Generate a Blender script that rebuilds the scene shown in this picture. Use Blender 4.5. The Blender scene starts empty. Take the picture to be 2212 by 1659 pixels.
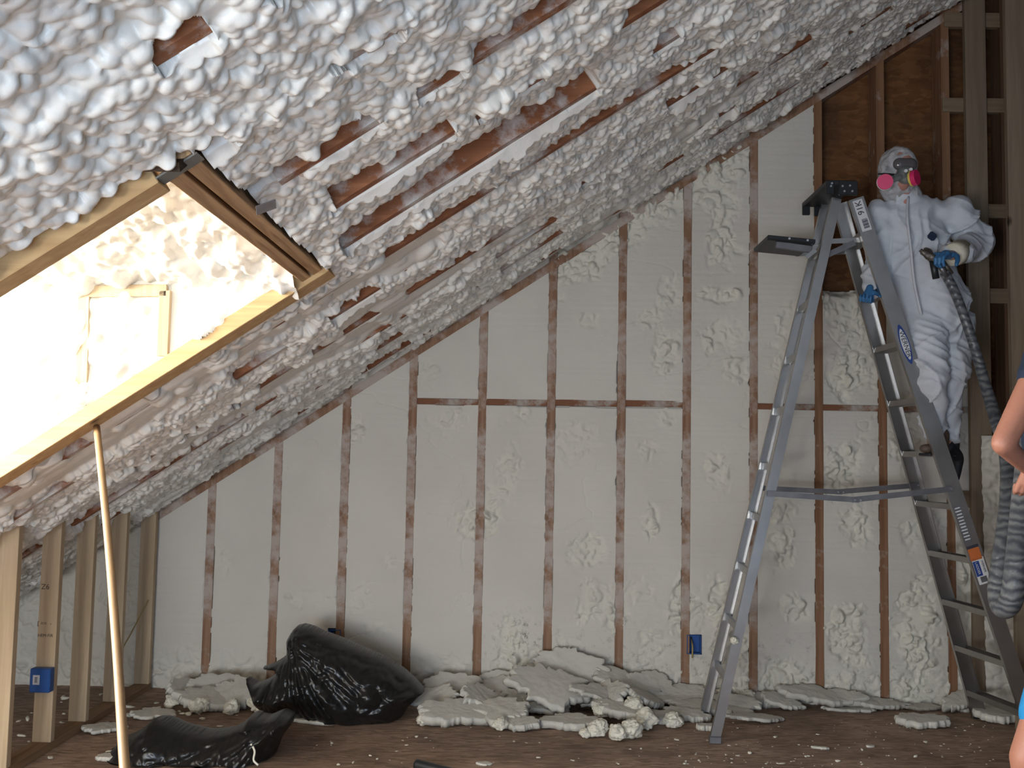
import bpy, bmesh, math, random
import numpy as np
from mathutils import Vector, Matrix, Quaternion
random.seed(7)
RNG = np.random.default_rng(11)
SC = bpy.context.scene
COL = SC.collection
PI = math.pi

# ------------------------------------------------------------------ camera
YAW, PIT, ROL = [math.radians(a) for a in (1.2, 4.2, 1.1)]
EYE, FPX, D = 1.42, 2115.0, 5.91            # eye height, focal length in pixels, distance of the gable wall
_F = Vector((-math.sin(YAW)*math.cos(PIT), math.cos(YAW)*math.cos(PIT), math.sin(PIT)))
_R0 = Vector((math.cos(YAW), math.sin(YAW), 0)); _U0 = _R0.cross(_F)
_R = math.cos(ROL)*_R0 + math.sin(ROL)*_U0
_U = -math.sin(ROL)*_R0 + math.cos(ROL)*_U0
cam_d = bpy.data.cameras.new('camera'); cam = bpy.data.objects.new('camera', cam_d); COL.objects.link(cam)
cam.matrix_world = Matrix(((_R.x, _U.x, -_F.x, 0), (_R.y, _U.y, -_F.y, 0), (_R.z, _U.z, -_F.z, EYE), (0, 0, 0, 1)))
cam_d.sensor_fit = 'HORIZONTAL'; cam_d.sensor_width = 36.0; cam_d.lens = 36.0*FPX/2212.0
cam_d.clip_start = 0.02; cam_d.clip_end = 100
SC.camera = cam

# ------------------------------------------------------------------ light, exposure
SC.view_settings.view_transform = 'Standard'; SC.view_settings.look = 'None'
SC.view_settings.gamma = 1.0; SC.view_settings.use_curve_mapping = False
SC.view_settings.exposure = 0.32
W = bpy.data.worlds.new('world'); SC.world = W; W.use_nodes = True
W.node_tree.nodes['Background'].inputs[0].default_value = (0.72, 0.83, 1.0, 1)
W.node_tree.nodes['Background'].inputs[1].default_value = 0.6

def area(name, loc, target, sx, sy, power, col):
    l = bpy.data.lights.new(name, 'AREA'); l.shape = 'RECTANGLE'; l.size = sx; l.size_y = sy
    l.energy = power; l.color = col
    o = bpy.data.objects.new(name, l); COL.objects.link(o); o.location = loc
    o.rotation_euler = (Vector(target)-Vector(loc)).to_track_quat('-Z', 'Y').to_euler()
    return o
area('dormer_daylight', (-3.25, 2.75, 2.05), (-0.8, 2.9, 1.75), 1.0, 0.9, 260, (1.0, 0.985, 0.94))
area('rear_window_daylight', (-2.3, -1.9, 1.25), (-.9, 5.9, 1.3), 2.0, 1.8, 330, (0.93, 0.965, 1.0))
area('rear_skylight_daylight', (-.2, -1.0, .9), (-.7, 2.0, 2.2), 1.2, 0.8, 46, (0.55, 0.74, 1.0))

# ------------------------------------------------------------------ pixel -> place helpers (only used for measuring the photo)
C0 = Vector((0, 0, EYE))
def ray(x, y): return _F + _R*((x-1106)/FPX) + _U*((829.5-y)/FPX)
def pY(x, y, Y): d = ray(x, y); return C0 + d*(Y/d.y)
def pZ(x, y, z=0.0): d = ray(x, y); return C0 + d*((z-EYE)/d.z)
def pX(x, y, X): d = ray(x, y); return C0 + d*(X/d.x)
MS, BS = 0.6652, 2.553                        # roof underside: z = MS*x + BS
CPH = 1/math.sqrt(1+MS*MS); SPH = MS*CPH
RN = Vector((SPH, 0, -CPH))                   # into the room
def roofz(x): return MS*x + BS
def pR(x, y):
    d = ray(x, y); t = (BS-EYE)/(d.z-MS*d.x); return C0 + d*t

# ------------------------------------------------------------------ noise
_T = np.random.default_rng(3).random(65536).astype(np.float32)
def _h(ix, iy, iz):
    n = (ix.astype(np.int64)*73856093) ^ (iy.astype(np.int64)*19349663) ^ (iz.astype(np.int64)*83492791)
    n = (n ^ (n >> 13)) * 1274126177
    return _T[(n ^ (n >> 16)) & 65535]
def noise(x, y, z=0.0):
    x, y, z = np.broadcast_arrays(np.asarray(x, float), np.asarray(y, float), np.asarray(z, float))
    fx, fy, fz = np.floor(x), np.floor(y), np.floor(z)
    u, v, w = x-fx, y-fy, z-fz
    u = u*u*(3-2*u); v = v*v*(3-2*v); w = w*w*(3-2*w)
    r = 0
    for a in (0, 1):
        for b in (0, 1):
            for c in (0, 1):
                r = r + _h(fx+a, fy+b, fz+c)*(u if a else 1-u)*(v if b else 1-v)*(w if c else 1-w)
    return r*2-1
def fbm(x, y, z=0.0, o=4):
    r = 0; a = 1.0; s = 0
    x = np.asarray(x, float); y = np.asarray(y, float); z = np.asarray(z, float)
    for k in range(o):
        r = r + a*noise(x*2**k+17.3*k, y*2**k+5.1*k, z*2**k+9.7*k); s += a; a *= .5
    return r/s
def sstep(a, b, x): t = np.clip((x-a)/(b-a), 0, 1); return t*t*(3-2*t)

# ------------------------------------------------------------------ materials
def nodes(name):
    m = bpy.data.materials.new(name); m.use_nodes = True
    nt = m.node_tree; return m, nt, nt.nodes['Principled BSDF']
def N(nt, t, **k):
    n = nt.nodes.new(t)
    for a, b in k.items():
        if hasattr(n, a): setattr(n, a, b)
    return n
def plain(name, col, rough=.6, metal=0, spec=.5, bump=0, bscale=60, var=0, vscale=6, coat=0):
    m, nt, b = nodes(name)
    b.inputs['Base Color'].default_value = (*col, 1); b.inputs['Roughness'].default_value = rough
    b.inputs['Metallic'].default_value = metal; b.inputs['Specular IOR Level'].default_value = spec
    b.inputs['Coat Weight'].default_value = coat
    tc = N(nt, 'ShaderNodeTexCoord')
    if var:
        n = N(nt, 'ShaderNodeTexNoise'); n.inputs['Scale'].default_value = vscale; n.inputs['Detail'].default_value = 5
        nt.links.new(tc.outputs['Object'], n.inputs['Vector'])
        r = N(nt, 'ShaderNodeValToRGB'); r.color_ramp.elements[0].position = .3; r.color_ramp.elements[1].position = .7
        r.color_ramp.elements[0].color = (*[c*(1-var) for c in col], 1); r.color_ramp.elements[1].color = (*[min(1, c*(1+var)) for c in col], 1)
        nt.links.new(n.outputs['Fac'], r.inputs['Fac']); nt.links.new(r.outputs['Color'], b.inputs['Base Color'])
    if bump:
        n = N(nt, 'ShaderNodeTexNoise'); n.inputs['Scale'].default_value = bscale; n.inputs['Detail'].default_value = 6
        nt.links.new(tc.outputs['Object'], n.inputs['Vector'])
        u = N(nt, 'ShaderNodeBump'); u.inputs['Strength'].default_value = bump; u.inputs['Distance'].default_value = .01
        nt.links.new(n.outputs['Fac'], u.inputs['Height']); nt.links.new(u.outputs['Normal'], b.inputs['Normal'])
    return m
def ramp(nt, els):
    r = N(nt, 'ShaderNodeValToRGB'); e = r.color_ramp.elements
    e[0].position, e[0].color = els[0][0], (*els[0][1], 1); e[1].position, e[1].color = els[1][0], (*els[1][1], 1)
    for p, c in els[2:]: q = e.new(p); q.color = (*c, 1)
    return r
def wood(name, dark, light, axis='Z', scale=1.0, spray=0.0, spray_scale=2.2, spray_col=(.62, .60, .56), knots=True, world=False):
    """sawn softwood, grain along axis (object space); spray = how much of it foam overspray covers"""
    m, nt, b = nodes(name); b.inputs['Roughness'].default_value = .7; b.inputs['Specular IOR Level'].default_value = .25
    tc = N(nt, 'ShaderNodeTexCoord'); mp = N(nt, 'ShaderNodeMapping')
    s = {'X': (1.2, 22, 22), 'Y': (22, 1.2, 22), 'Z': (22, 22, 1.2)}[axis]
    mp.inputs['Scale'].default_value = [q*scale for q in s]
    nt.links.new(tc.outputs['Object'], mp.inputs['Vector'])
    n = N(nt, 'ShaderNodeTexNoise'); n.inputs['Scale'].default_value = 1.6; n.inputs['Detail'].default_value = 6; n.inputs['Distortion'].default_value = .6
    nt.links.new(mp.outputs['Vector'], n.inputs['Vector'])
    r = ramp(nt, [(.28, dark), (.72, light)]); nt.links.new(n.outputs['Fac'], r.inputs['Fac'])
    out = r.outputs['Color']
    if knots:
        v = N(nt, 'ShaderNodeTexVoronoi'); v.inputs['Scale'].default_value = 3.3
        mk = N(nt, 'ShaderNodeMapping'); mk.inputs['Scale'].default_value = [1.6 if a != 'XYZ'.index(axis) else .8 for a in range(3)]
        nt.links.new(tc.outputs['Object'], mk.inputs['Vector']); nt.links.new(mk.outputs['Vector'], v.inputs['Vector'])
        rk = ramp(nt, [(.0, (1, 1, 1)), (.10, (0, 0, 0))]); rk.color_ramp.elements[0].position = .05
        nt.links.new(v.outputs['Distance'], rk.inputs['Fac'])
        mx = N(nt, 'ShaderNodeMix', data_type='RGBA'); mx.inputs['B'].default_value = (dark[0]*.25, dark[1]*.2, dark[2]*.2, 1)
        nt.links.new(rk.outputs['Color'], mx.inputs['Factor']); nt.links.new(out, mx.inputs['A']); out = mx.outputs['Result']
    if spray:
        n2 = N(nt, 'ShaderNodeTexNoise'); n2.inputs['Scale'].default_value = spray_scale; n2.inputs['Detail'].default_value = 7; n2.inputs['Roughness'].default_value = .68
        nt.links.new(tc.outputs['Object'], n2.inputs['Vector'])
        c = .5 + (.5-spray)*.6
        r2 = ramp(nt, [(c-.05, (0, 0, 0)), (c+.07, (1, 1, 1))])
        nt.links.new(n2.outputs['Fac'], r2.inputs['Fac'])
        mx = N(nt, 'ShaderNodeMix', data_type='RGBA'); mx.inputs['B'].default_value = (*spray_col, 1)
        nt.links.new(r2.outputs['Color'], mx.inputs['Factor']); nt.links.new(out, mx.inputs['A']); out = mx.outputs['Result']
    nt.links.new(out, b.inputs['Base Color'])
    u = N(nt, 'ShaderNodeBump'); u.inputs['Strength'].default_value = .25; u.inputs['Distance'].default_value = .003
    nt.links.new(n.outputs['Fac'], u.inputs['Height']); nt.links.new(u.outputs['Normal'], b.inputs['Normal'])
    return m
def foam_mat(name, col, col2, rough=.42, bump=.35, bscale=70, attr=None, acol=None, dirt=0):
    m, nt, b = nodes(name); b.inputs['Roughness'].default_value = rough; b.inputs['Specular IOR Level'].default_value = .45
    tc = N(nt, 'ShaderNodeTexCoord')
    n = N(nt, 'ShaderNodeTexNoise'); n.inputs['Scale'].default_value = 1.7; n.inputs['Detail'].default_value = 6
    nt.links.new(tc.outputs['Object'], n.inputs['Vector'])
    r = ramp(nt, [(.35, col), (.65, col2)]); nt.links.new(n.outputs['Fac'], r.inputs['Fac']); out = r.outputs['Color']
    if attr:
        a = N(nt, 'ShaderNodeAttribute', attribute_name=attr)
        mx = N(nt, 'ShaderNodeMix', data_type='RGBA'); mx.inputs['B'].default_value = (*acol, 1)
        nt.links.new(a.outputs['Fac'], mx.inputs['Factor']); nt.links.new(out, mx.inputs['A']); out = mx.outputs['Result']
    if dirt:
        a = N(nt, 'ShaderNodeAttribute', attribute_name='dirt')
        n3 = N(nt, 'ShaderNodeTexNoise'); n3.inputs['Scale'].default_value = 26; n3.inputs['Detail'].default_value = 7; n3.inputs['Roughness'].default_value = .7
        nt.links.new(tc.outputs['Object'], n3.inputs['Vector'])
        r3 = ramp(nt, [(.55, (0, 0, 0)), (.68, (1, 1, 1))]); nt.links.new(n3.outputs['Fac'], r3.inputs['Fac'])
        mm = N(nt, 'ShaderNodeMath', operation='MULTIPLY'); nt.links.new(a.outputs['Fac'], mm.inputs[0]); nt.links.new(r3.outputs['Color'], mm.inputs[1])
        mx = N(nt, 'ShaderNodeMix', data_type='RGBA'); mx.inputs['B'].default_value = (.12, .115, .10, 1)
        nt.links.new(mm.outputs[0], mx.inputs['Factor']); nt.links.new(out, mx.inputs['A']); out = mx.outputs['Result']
    nt.links.new(out, b.inputs['Base Color'])
    n2 = N(nt, 'ShaderNodeTexNoise'); n2.inputs['Scale'].default_value = bscale; n2.inputs['Detail'].default_value = 5; n2.inputs['Distortion'].default_value = .5
    nt.links.new(tc.outputs['Object'], n2.inputs['Vector'])
    u = N(nt, 'ShaderNodeBump'); u.inputs['Strength'].default_value = bump; u.inputs['Distance'].default_value = .004
    nt.links.new(n2.outputs['Fac'], u.inputs['Height']); nt.links.new(u.outputs['Normal'], b.inputs['Normal'])
    return m
def osb(name, a, b_, sx=1, sy=1, dark=(.02, .013, .01)):
    m, nt, b = nodes(name); b.inputs['Roughness'].default_value = .75; b.inputs['Specular IOR Level'].default_value = .25
    tc = N(nt, 'ShaderNodeTexCoord'); mp = N(nt, 'ShaderNodeMapping'); mp.inputs['Scale'].default_value = (sx*7, sy*7, 18)
    nt.links.new(tc.outputs['Object'], mp.inputs['Vector'])
    v = N(nt, 'ShaderNodeTexVoronoi'); v.inputs['Scale'].default_value = 2.2; v.inputs['Randomness'].default_value = 1
    nd = N(nt, 'ShaderNodeTexNoise'); nd.inputs['Scale'].default_value = 1.2; nd.inputs['Detail'].default_value = 3
    nt.links.new(mp.outputs['Vector'], nd.inputs['Vector'])
    ad = N(nt, 'ShaderNodeMix', data_type='RGBA'); ad.blend_type = 'ADD'; ad.inputs['Factor'].default_value = .9
    nt.links.new(mp.outputs['Vector'], ad.inputs['A']); nt.links.new(nd.outputs['Color'], ad.inputs['B'])
    nt.links.new(ad.outputs['Result'], v.inputs['Vector'])
    r = ramp(nt, [(.1, a), (.9, b_)]); nt.links.new(v.outputs['Color'], r.inputs['Fac'])
    n = N(nt, 'ShaderNodeTexNoise'); n.inputs['Scale'].default_value = 1.9; n.inputs['Detail'].default_value = 8; n.inputs['Roughness'].default_value = .7
    nt.links.new(tc.outputs['Object'], n.inputs['Vector'])
    r2 = ramp(nt, [(.38, (1, 1, 1)), (.62, (0, 0, 0))]); nt.links.new(n.outputs['Fac'], r2.inputs['Fac'])
    mx = N(nt, 'ShaderNodeMix', data_type='RGBA'); mx.inputs['B'].default_value = (*dark, 1)
    sc = N(nt, 'ShaderNodeMath', operation='MULTIPLY'); sc.inputs[1].default_value = .55
    nt.links.new(r2.outputs['Color'], sc.inputs[0]); nt.links.new(sc.outputs[0], mx.inputs['Factor'])
    nt.links.new(r.outputs['Color'], mx.inputs['A']); nt.links.new(mx.outputs['Result'], b.inputs['Base Color'])
    u = N(nt, 'ShaderNodeBump'); u.inputs['Strength'].default_value = .4; u.inputs['Distance'].default_value = .003
    nt.links.new(v.outputs['Distance'], u.inputs['Height']); nt.links.new(u.outputs['Normal'], b.inputs['Normal'])
    return m

M = {}
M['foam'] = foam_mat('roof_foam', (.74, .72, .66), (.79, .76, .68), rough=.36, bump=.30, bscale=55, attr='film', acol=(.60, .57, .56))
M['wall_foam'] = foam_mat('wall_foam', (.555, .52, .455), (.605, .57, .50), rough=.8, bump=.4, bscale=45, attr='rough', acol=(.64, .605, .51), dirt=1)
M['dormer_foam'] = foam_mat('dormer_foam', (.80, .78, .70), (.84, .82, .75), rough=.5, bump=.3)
M['scrap'] = foam_mat('scrap_foam', (.50, .47, .41), (.60, .575, .50), rough=.7, bump=.5, bscale=40)
M['scrap_skin'] = foam_mat('scrap_foam_skin', (.64, .60, .48), (.70, .67, .57), rough=.5, bump=.3)
M['rafter'] = wood('rafter_wood', (.20, .072, .030), (.36, .15, .068), 'X', spray=.42, spray_scale=2.6, knots=False)
M['stud'] = wood('gable_stud_wood', (.19, .098, .055), (.32, .19, .115), 'Z', spray=.50, spray_scale=4.0, spray_col=(.42, .35, .30), knots=False)
M['stud_bare'] = wood('bare_gable_stud_wood', (.17, .080, .038), (.28, .150, .082), 'Z', spray=.30, spray_scale=4.0, spray_col=(.40, .34, .29), knots=False)
M['stud_dark'] = wood('bare_stud_wood', (.085, .045, .025), (.15, .085, .05), 'Z')
M['blocking'] = wood('blocking_wood', (.14, .055, .025), (.25, .11, .055), 'X', spray=.40, spray_scale=5, spray_col=(.38, .33, .28), knots=False)
M['block_pale'] = wood('pale_block_wood', (.17, .12, .075), (.26, .19, .12), 'X')
M['post'] = wood('pale_post_wood', (.17, .125, .085), (.25, .19, .13), 'Z')
M['knee'] = wood('knee_stud_wood', (.42, .31, .19), (.56, .44, .29), 'Z')
M['plate'] = wood('plate_wood', (.20, .12, .065), (.32, .20, .11), 'Y')
M['trimmer'] = wood('trimmer_wood', (.42, .26, .12), (.58, .40, .20), 'X')
M['header'] = wood('header_wood', (.30, .17, .08), (.62, .41, .22), 'Y', scale=1.7, knots=False)
M['pole'] = plain('pole_wood', (.24, .145, .065), .55, var=.15, vscale=3)
M['osb'] = osb('osb_sheathing', (.13, .052, .016), (.21, .094, .034))
M['osb_dark'] = osb('osb_sheathing_aged', (.045, .026, .014), (.08, .048, .026))
M['floor'] = osb('subfloor', (.22, .145, .10), (.46, .32, .235), sx=1.1, sy=4.5, dark=(.09, .055, .036))
M['alu'] = plain('aluminium', (.41, .395, .375), .34, metal=1, bump=.04, bscale=30, var=.08, vscale=9)
M['alu_dull'] = plain('aluminium_dull', (.22, .215, .22), .5, metal=.85, var=.15, vscale=12)
M['galv'] = plain('galvanised_steel', (.42, .45, .50), .42, metal=.9, var=.15, vscale=20)
M['hanger'] = plain('hanger_steel', (.20, .195, .17), .6, metal=.3)
M['black_plastic'] = plain('black_plastic', (.012, .014, .016), .45)
M['rivet'] = plain('rivet', (.6, .6, .6), .3, metal=1)
M['bag'] = plain('bag_plastic', (.011, .0108, .010), .33, spec=.5, bump=.35, bscale=11)
M['suit'] = plain('suit_fabric', (.52, .54, .57), .72, bump=.3, bscale=22, var=.06, vscale=7)
M['suit_dirt'] = plain('suit_cuff', (.66, .60, .46), .75, bump=.3)
M['hood'] = plain('hood_fabric', (.40, .39, .39), .8, bump=.6, bscale=45, var=.3, vscale=22)
M['glove_blue'] = plain('glove_blue', (.035, .14, .30), .5, bump=.15)
M['skin'] = plain('skin', (.36, .155, .10), .55, bump=.1, bscale=90)
M['face'] = plain('face_skin', (.42, .20, .15), .6)
M['mask'] = plain('mask_rubber', (.13, .14, .13), .4, var=.3, vscale=30)
M['lens'] = plain('mask_lens', (.10, .09, .09), .12, spec=.8)
M['pink'] = plain('filter_pink', (.62, .02, .12), .5)
M['yellow'] = plain('filter_yellow', (.65, .50, .08), .5)
M['white_plastic'] = plain('white_plastic', (.62, .62, .60), .5)
M['boot'] = plain('boot_leather', (.10, .065, .045), .6, bump=.3)
M['boot_dark'] = plain('boot_dark', (.012, .013, .017), .6)
M['navy'] = plain('navy_cloth', (.008, .018, .042), .8, bump=.3)
M['shorts'] = plain('bright_blue_cloth', (.010, .22, .50), .7, bump=.2, bscale=30)
M['hair'] = plain('hair', (.03, .02, .012), .7, bump=.8, bscale=80)
M['label_white'] = plain('label_white', (.60, .60, .60), .45)
M['ink'] = plain('label_ink', (.03, .03, .045), .5)
M['label_blue'] = plain('label_blue', (.018, .05, .22), .4)
M['label_orange'] = plain('label_orange', (.50, .13, .03), .5)
M['box_blue'] = plain('box_blue', (.012, .075, .27), .4)
M['gun'] = plain('gun_metal', (.10, .085, .07), .45, metal=.5, var=.5, vscale=25)
M['cable'] = plain('cable_yellow', (.33, .25, .09), .5)
M['stamp'] = plain('lumber_stamp_ink', (.08, .05, .04), .8)
M['film'] = plain('plastic_sheet', (.30, .33, .36), .25, spec=.6)
def hose_mat():
    m, nt, b = nodes('hose_wrap'); b.inputs['Roughness'].default_value = .35
    tc = N(nt, 'ShaderNodeTexCoord'); w = N(nt, 'ShaderNodeTexWave', bands_direction='Z'); w.inputs['Scale'].default_value = 9; w.inputs['Distortion'].default_value = 9; w.inputs['Detail'].default_value = 4
    nt.links.new(tc.outputs['Object'], w.inputs['Vector'])
    n = N(nt, 'ShaderNodeTexNoise'); n.inputs['Scale'].default_value = 5; nt.links.new(tc.outputs['Object'], n.inputs['Vector'])
    mu = N(nt, 'ShaderNodeMath', operation='MULTIPLY'); nt.links.new(w.outputs['Fac'], mu.inputs[0]); nt.links.new(n.outputs['Fac'], mu.inputs[1])
    r = ramp(nt, [(.0, (.05, .055, .065)), (.75, (.17, .175, .175))]); nt.links.new(mu.outputs[0], r.inputs['Fac'])
    nt.links.new(r.outputs['Color'], b.inputs['Base Color'])
    u = N(nt, 'ShaderNodeBump'); u.inputs['Strength'].default_value = .4; u.inputs['Distance'].default_value = .006
    nt.links.new(w.outputs['Fac'], u.inputs['Height']); nt.links.new(u.outputs['Normal'], b.inputs['Normal'])
    return m
M['hose'] = hose_mat()

# ------------------------------------------------------------------ object helpers
def tag(o, label=None, cat=None, group=None, kind=None):
    if label: o['label'] = label
    if cat: o['category'] = cat
    if group: o['group'] = group
    if kind: o['kind'] = kind
    return o
def empty(name, loc, label, cat, group=None):
    o = bpy.data.objects.new(name, None); COL.objects.link(o); o.location = loc
    o.empty_display_size = .05
    bpy.context.view_layer.update()
    return tag(o, label, cat, group)
def link(name, me, mat, parent=None, loc=None):
    o = bpy.data.objects.new(name, me); COL.objects.link(o)
    if mat is not None and not len(me.materials): me.materials.append(mat)
    if loc is not None: o.location = loc
    if parent is not None:
        o.parent = parent
        o.matrix_parent_inverse = Matrix.Translation(-world_loc(parent))
    return o
def world_loc(o):
    v = Vector(o.location)
    if o.parent is not None:
        v = world_loc(o.parent) + o.matrix_parent_inverse.to_translation() + v
    return v
def np_mesh(name, co, quads, smooth=True):
    me = bpy.data.meshes.new(name); n, m = len(co), len(quads); k = quads.shape[1]
    me.vertices.add(n); me.vertices.foreach_set('co', np.ascontiguousarray(co, np.float32).ravel())
    me.loops.add(k*m); me.loops.foreach_set('vertex_index', np.ascontiguousarray(quads, np.int32).ravel())
    me.polygons.add(m); me.polygons.foreach_set('loop_start', np.arange(0, k*m, k, dtype=np.int32))
    me.polygons.foreach_set('use_smooth', np.full(m, smooth)); me.update(calc_edges=True)
    return me
def grid_quads(r, c, flip=False):
    i = np.arange(r*c).reshape(r, c)
    q = np.stack([i[:-1, :-1], i[:-1, 1:], i[1:, 1:], i[1:, :-1]], -1).reshape(-1, 4)
    return q[:, ::-1] if flip else q
def compact(co, quads, *attrs):
    used = np.unique(quads); mp = np.full(len(co), -1); mp[used] = np.arange(len(used))
    return (co[used], mp[quads]) + tuple(a[used] for a in attrs)
def add_attr(me, name, arr):
    a = me.attributes.new(name, 'FLOAT', 'POINT'); a.data.foreach_set('value', np.ascontiguousarray(arr, np.float32))
def bm_mesh(name, bm, smooth=False):
    me = bpy.data.meshes.new(name); bmesh.ops.recalc_face_normals(bm, faces=bm.faces[:]); bm.to_mesh(me); bm.free()
    if smooth: me.polygons.foreach_set('use_smooth', [True]*len(me.polygons))
    return me
def add_box(bm, x0, x1, y0, y1, z0, z1, bev=0.0):
    vs = [bm.verts.new(p) for p in [(x0, y0, z0), (x1, y0, z0), (x1, y1, z0), (x0, y1, z0), (x0, y0, z1), (x1, y0, z1), (x1, y1, z1), (x0, y1, z1)]]
    fs = [bm.faces.new([vs[i] for i in f]) for f in [(0, 3, 2, 1), (4, 5, 6, 7), (0, 1, 5, 4), (1, 2, 6, 5), (2, 3, 7, 6), (3, 0, 4, 7)]]
    if bev: bmesh.ops.bevel(bm, geom=list({e for f in fs for e in f.edges}), offset=bev, segments=1, affect='EDGES')
    return vs
def box(name, x0, x1, y0, y1, z0, z1, mat, parent=None, bev=.002):
    """a box whose origin is at its middle bottom so textures differ between pieces"""
    cx, cy, cz = (x0+x1)/2, (y0+y1)/2, z0
    bm = bmesh.new(); add_box(bm, x0-cx, x1-cx, y0-cy, y1-cy, z0-cz, z1-cz, bev)
    return link(name, bm_mesh(name, bm), mat, parent, (cx, cy, cz))
def prism(bm, prof, p0, p1, side):
    """extrude closed 2D profile (a along side, b along normal) from p0 to p1"""
    p0, p1, side = Vector(p0), Vector(p1), Vector(side)
    ax = (p1-p0).normalized(); side = (side-ax*side.dot(ax)).normalized(); nor = ax.cross(side)
    A = [bm.verts.new(p0+side*a+nor*b) for a, b in prof]; B = [bm.verts.new(p1+side*a+nor*b) for a, b in prof]
    n = len(prof)
    for i in range(n): bm.faces.new((A[i], A[(i+1) % n], B[(i+1) % n], B[i]))
    bm.faces.new(A[::-1]); bm.faces.new(B)
def rect(w, d): return [(-w/2, -d/2), (w/2, -d/2), (w/2, d/2), (-w/2, d/2)]
def channel(w, d, t=.003): return [(-w/2, 0), (w/2, 0), (w/2, d), (w/2-t, d), (w/2-t, t), (-w/2+t, t), (-w/2+t, d), (-w/2, d)]
def bar(name, p0, p1, prof, side, mat, parent=None, bev=0):
    p0, p1 = Vector(p0), Vector(p1)
    bm = bmesh.new(); prism(bm, prof, (0, 0, 0), p1-p0, side)
    if bev: bmesh.ops.bevel(bm, geom=bm.edges[:], offset=bev, segments=1, affect='EDGES')
    return link(name, bm_mesh(name, bm), mat, parent, p0)
def catmull(pts, n=8):
    P = [Vector(p) for p in pts]; P = [P[0]*2-P[1]]+P+[P[-1]*2-P[-2]]; out = []
    for i in range(1, len(P)-2):
        for k in range(n):
            t = k/n; a, b, c, d = P[i-1], P[i], P[i+1], P[i+2]
            out.append(.5*((2*b)+(c-a)*t+(2*a-5*b+4*c-d)*t*t+(3*b-a-3*c+d)*t**3))
    out.append(P[-2]); return out
def add_tube(bm, pts, rad, seg=14, cap=True):
    """rad: number or function of t"""
    pts = [Vector(p) for p in pts]; rings = []; up = Vector((0, 0, 1))
    T0 = (pts[1]-pts[0]).normalized()
    nrm = T0.cross(up if abs(T0.z) < .9 else Vector((1, 0, 0))).normalized()
    for i, p in enumerate(pts):
        t = (pts[min(i+1, len(pts)-1)]-pts[max(i-1, 0)]).normalized()
        nrm = (nrm-t*nrm.dot(t)).normalized(); bn = t.cross(nrm)
        r = rad(i/(len(pts)-1)) if callable(rad) else rad
        rings.append([bm.verts.new(p+(nrm*math.cos(a)+bn*math.sin(a))*r) for a in [2*PI*k/seg for k in range(seg)]])
    for a, b in zip(rings, rings[1:]):
        for k in range(seg): bm.faces.new((a[k], a[(k+1) % seg], b[(k+1) % seg], b[k]))
    if cap: bm.faces.new(rings[0][::-1]); bm.faces.new(rings[-1])
def tube(name, pts, rad, mat, parent=None, seg=14):
    o = Vector(pts[0]); bm = bmesh.new(); add_tube(bm, [Vector(p)-o for p in pts], rad, seg)
    return link(name, bm_mesh(name, bm, True), mat, parent, o)
def disc(name, c, n, r, h, mat, parent, seg=20):
    c, n = Vector(c), Vector(n).normalized(); bm = bmesh.new()
    add_tube(bm, [-n*h/2, n*h/2], r, seg)
    return link(name, bm_mesh(name, bm), mat, parent, c)
def text(name, body, loc, right, up, size, mat, parent, ext=.0004, align='CENTER'):
    cu = bpy.data.curves.new(name, 'FONT'); cu.body = body; cu.size = size; cu.extrude = ext; cu.align_x = align; cu.align_y = 'CENTER'
    o = bpy.data.objects.new(name, cu); COL.objects.link(o)
    me = bpy.data.meshes.new_from_object(o.evaluated_get(bpy.context.evaluated_depsgraph_get())); bpy.data.objects.remove(o)
    r, u = Vector(right).normalized(), Vector(up).normalized(); u = (u-r*u.dot(r)).normalized(); n = r.cross(u)
    me.transform(Matrix(((r.x, u.x, n.x, 0), (r.y, u.y, n.y, 0), (r.z, u.z, n.z, 0), (0, 0, 0, 1))))
    return link(name, me, mat, parent, loc)

# ------------------------------------------------------------------ foam height fields
def stamps(cell, rmin, rmax, n, asp=(1.0, 1.9), dome=.75):
    out = []
    for _ in range(n):
        r = RNG.uniform(rmin, rmax); a = r*math.sqrt(RNG.uniform(*asp)); b = r*r/a; th = RNG.uniform(0, PI)
        k = int(math.ceil(a/cell)); g = np.arange(-k, k+1)*cell; X, Y = np.meshgrid(g, g)
        u = X*math.cos(th)+Y*math.sin(th); v = -X*math.sin(th)+Y*math.cos(th)
        d = (u/a)**2+(v/b)**2
        z = np.where(d < 1, np.sqrt(np.clip(1-d, 0, 1))*r*dome, -9.0) - r*dome*.28
        out.append((k, z.astype(np.float32)))
    return out
def stamp_all(H, st, n, base, jit, keep=None):
    r, c = H.shape; ys = RNG.integers(0, r, n); xs = RNG.integers(0, c, n); si = RNG.integers(0, len(st), n)
    bj = base[ys, xs]+RNG.normal(0, jit, n)
    ok = np.ones(n, bool) if keep is None else keep[ys, xs]
    for i, j, s, b, o in zip(ys, xs, si, bj, ok):
        if not o: continue
        k, z = st[s]
        i0, i1, j0, j1 = max(0, i-k), min(r, i+k+1), max(0, j-k), min(c, j+k+1)
        S = H[i0:i1, j0:j1]; np.maximum(S, z[i0-i+k:i1-i+k, j0-j+k:j1-j+k]+b, out=S)
def blur(H, n=1):
    for _ in range(n):
        P = np.pad(H, 1, mode='edge')
        H = (P[:-2, 1:-1]+P[2:, 1:-1]+P[1:-1, :-2]+P[1:-1, 2:]+4*H)/8
    return H
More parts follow.
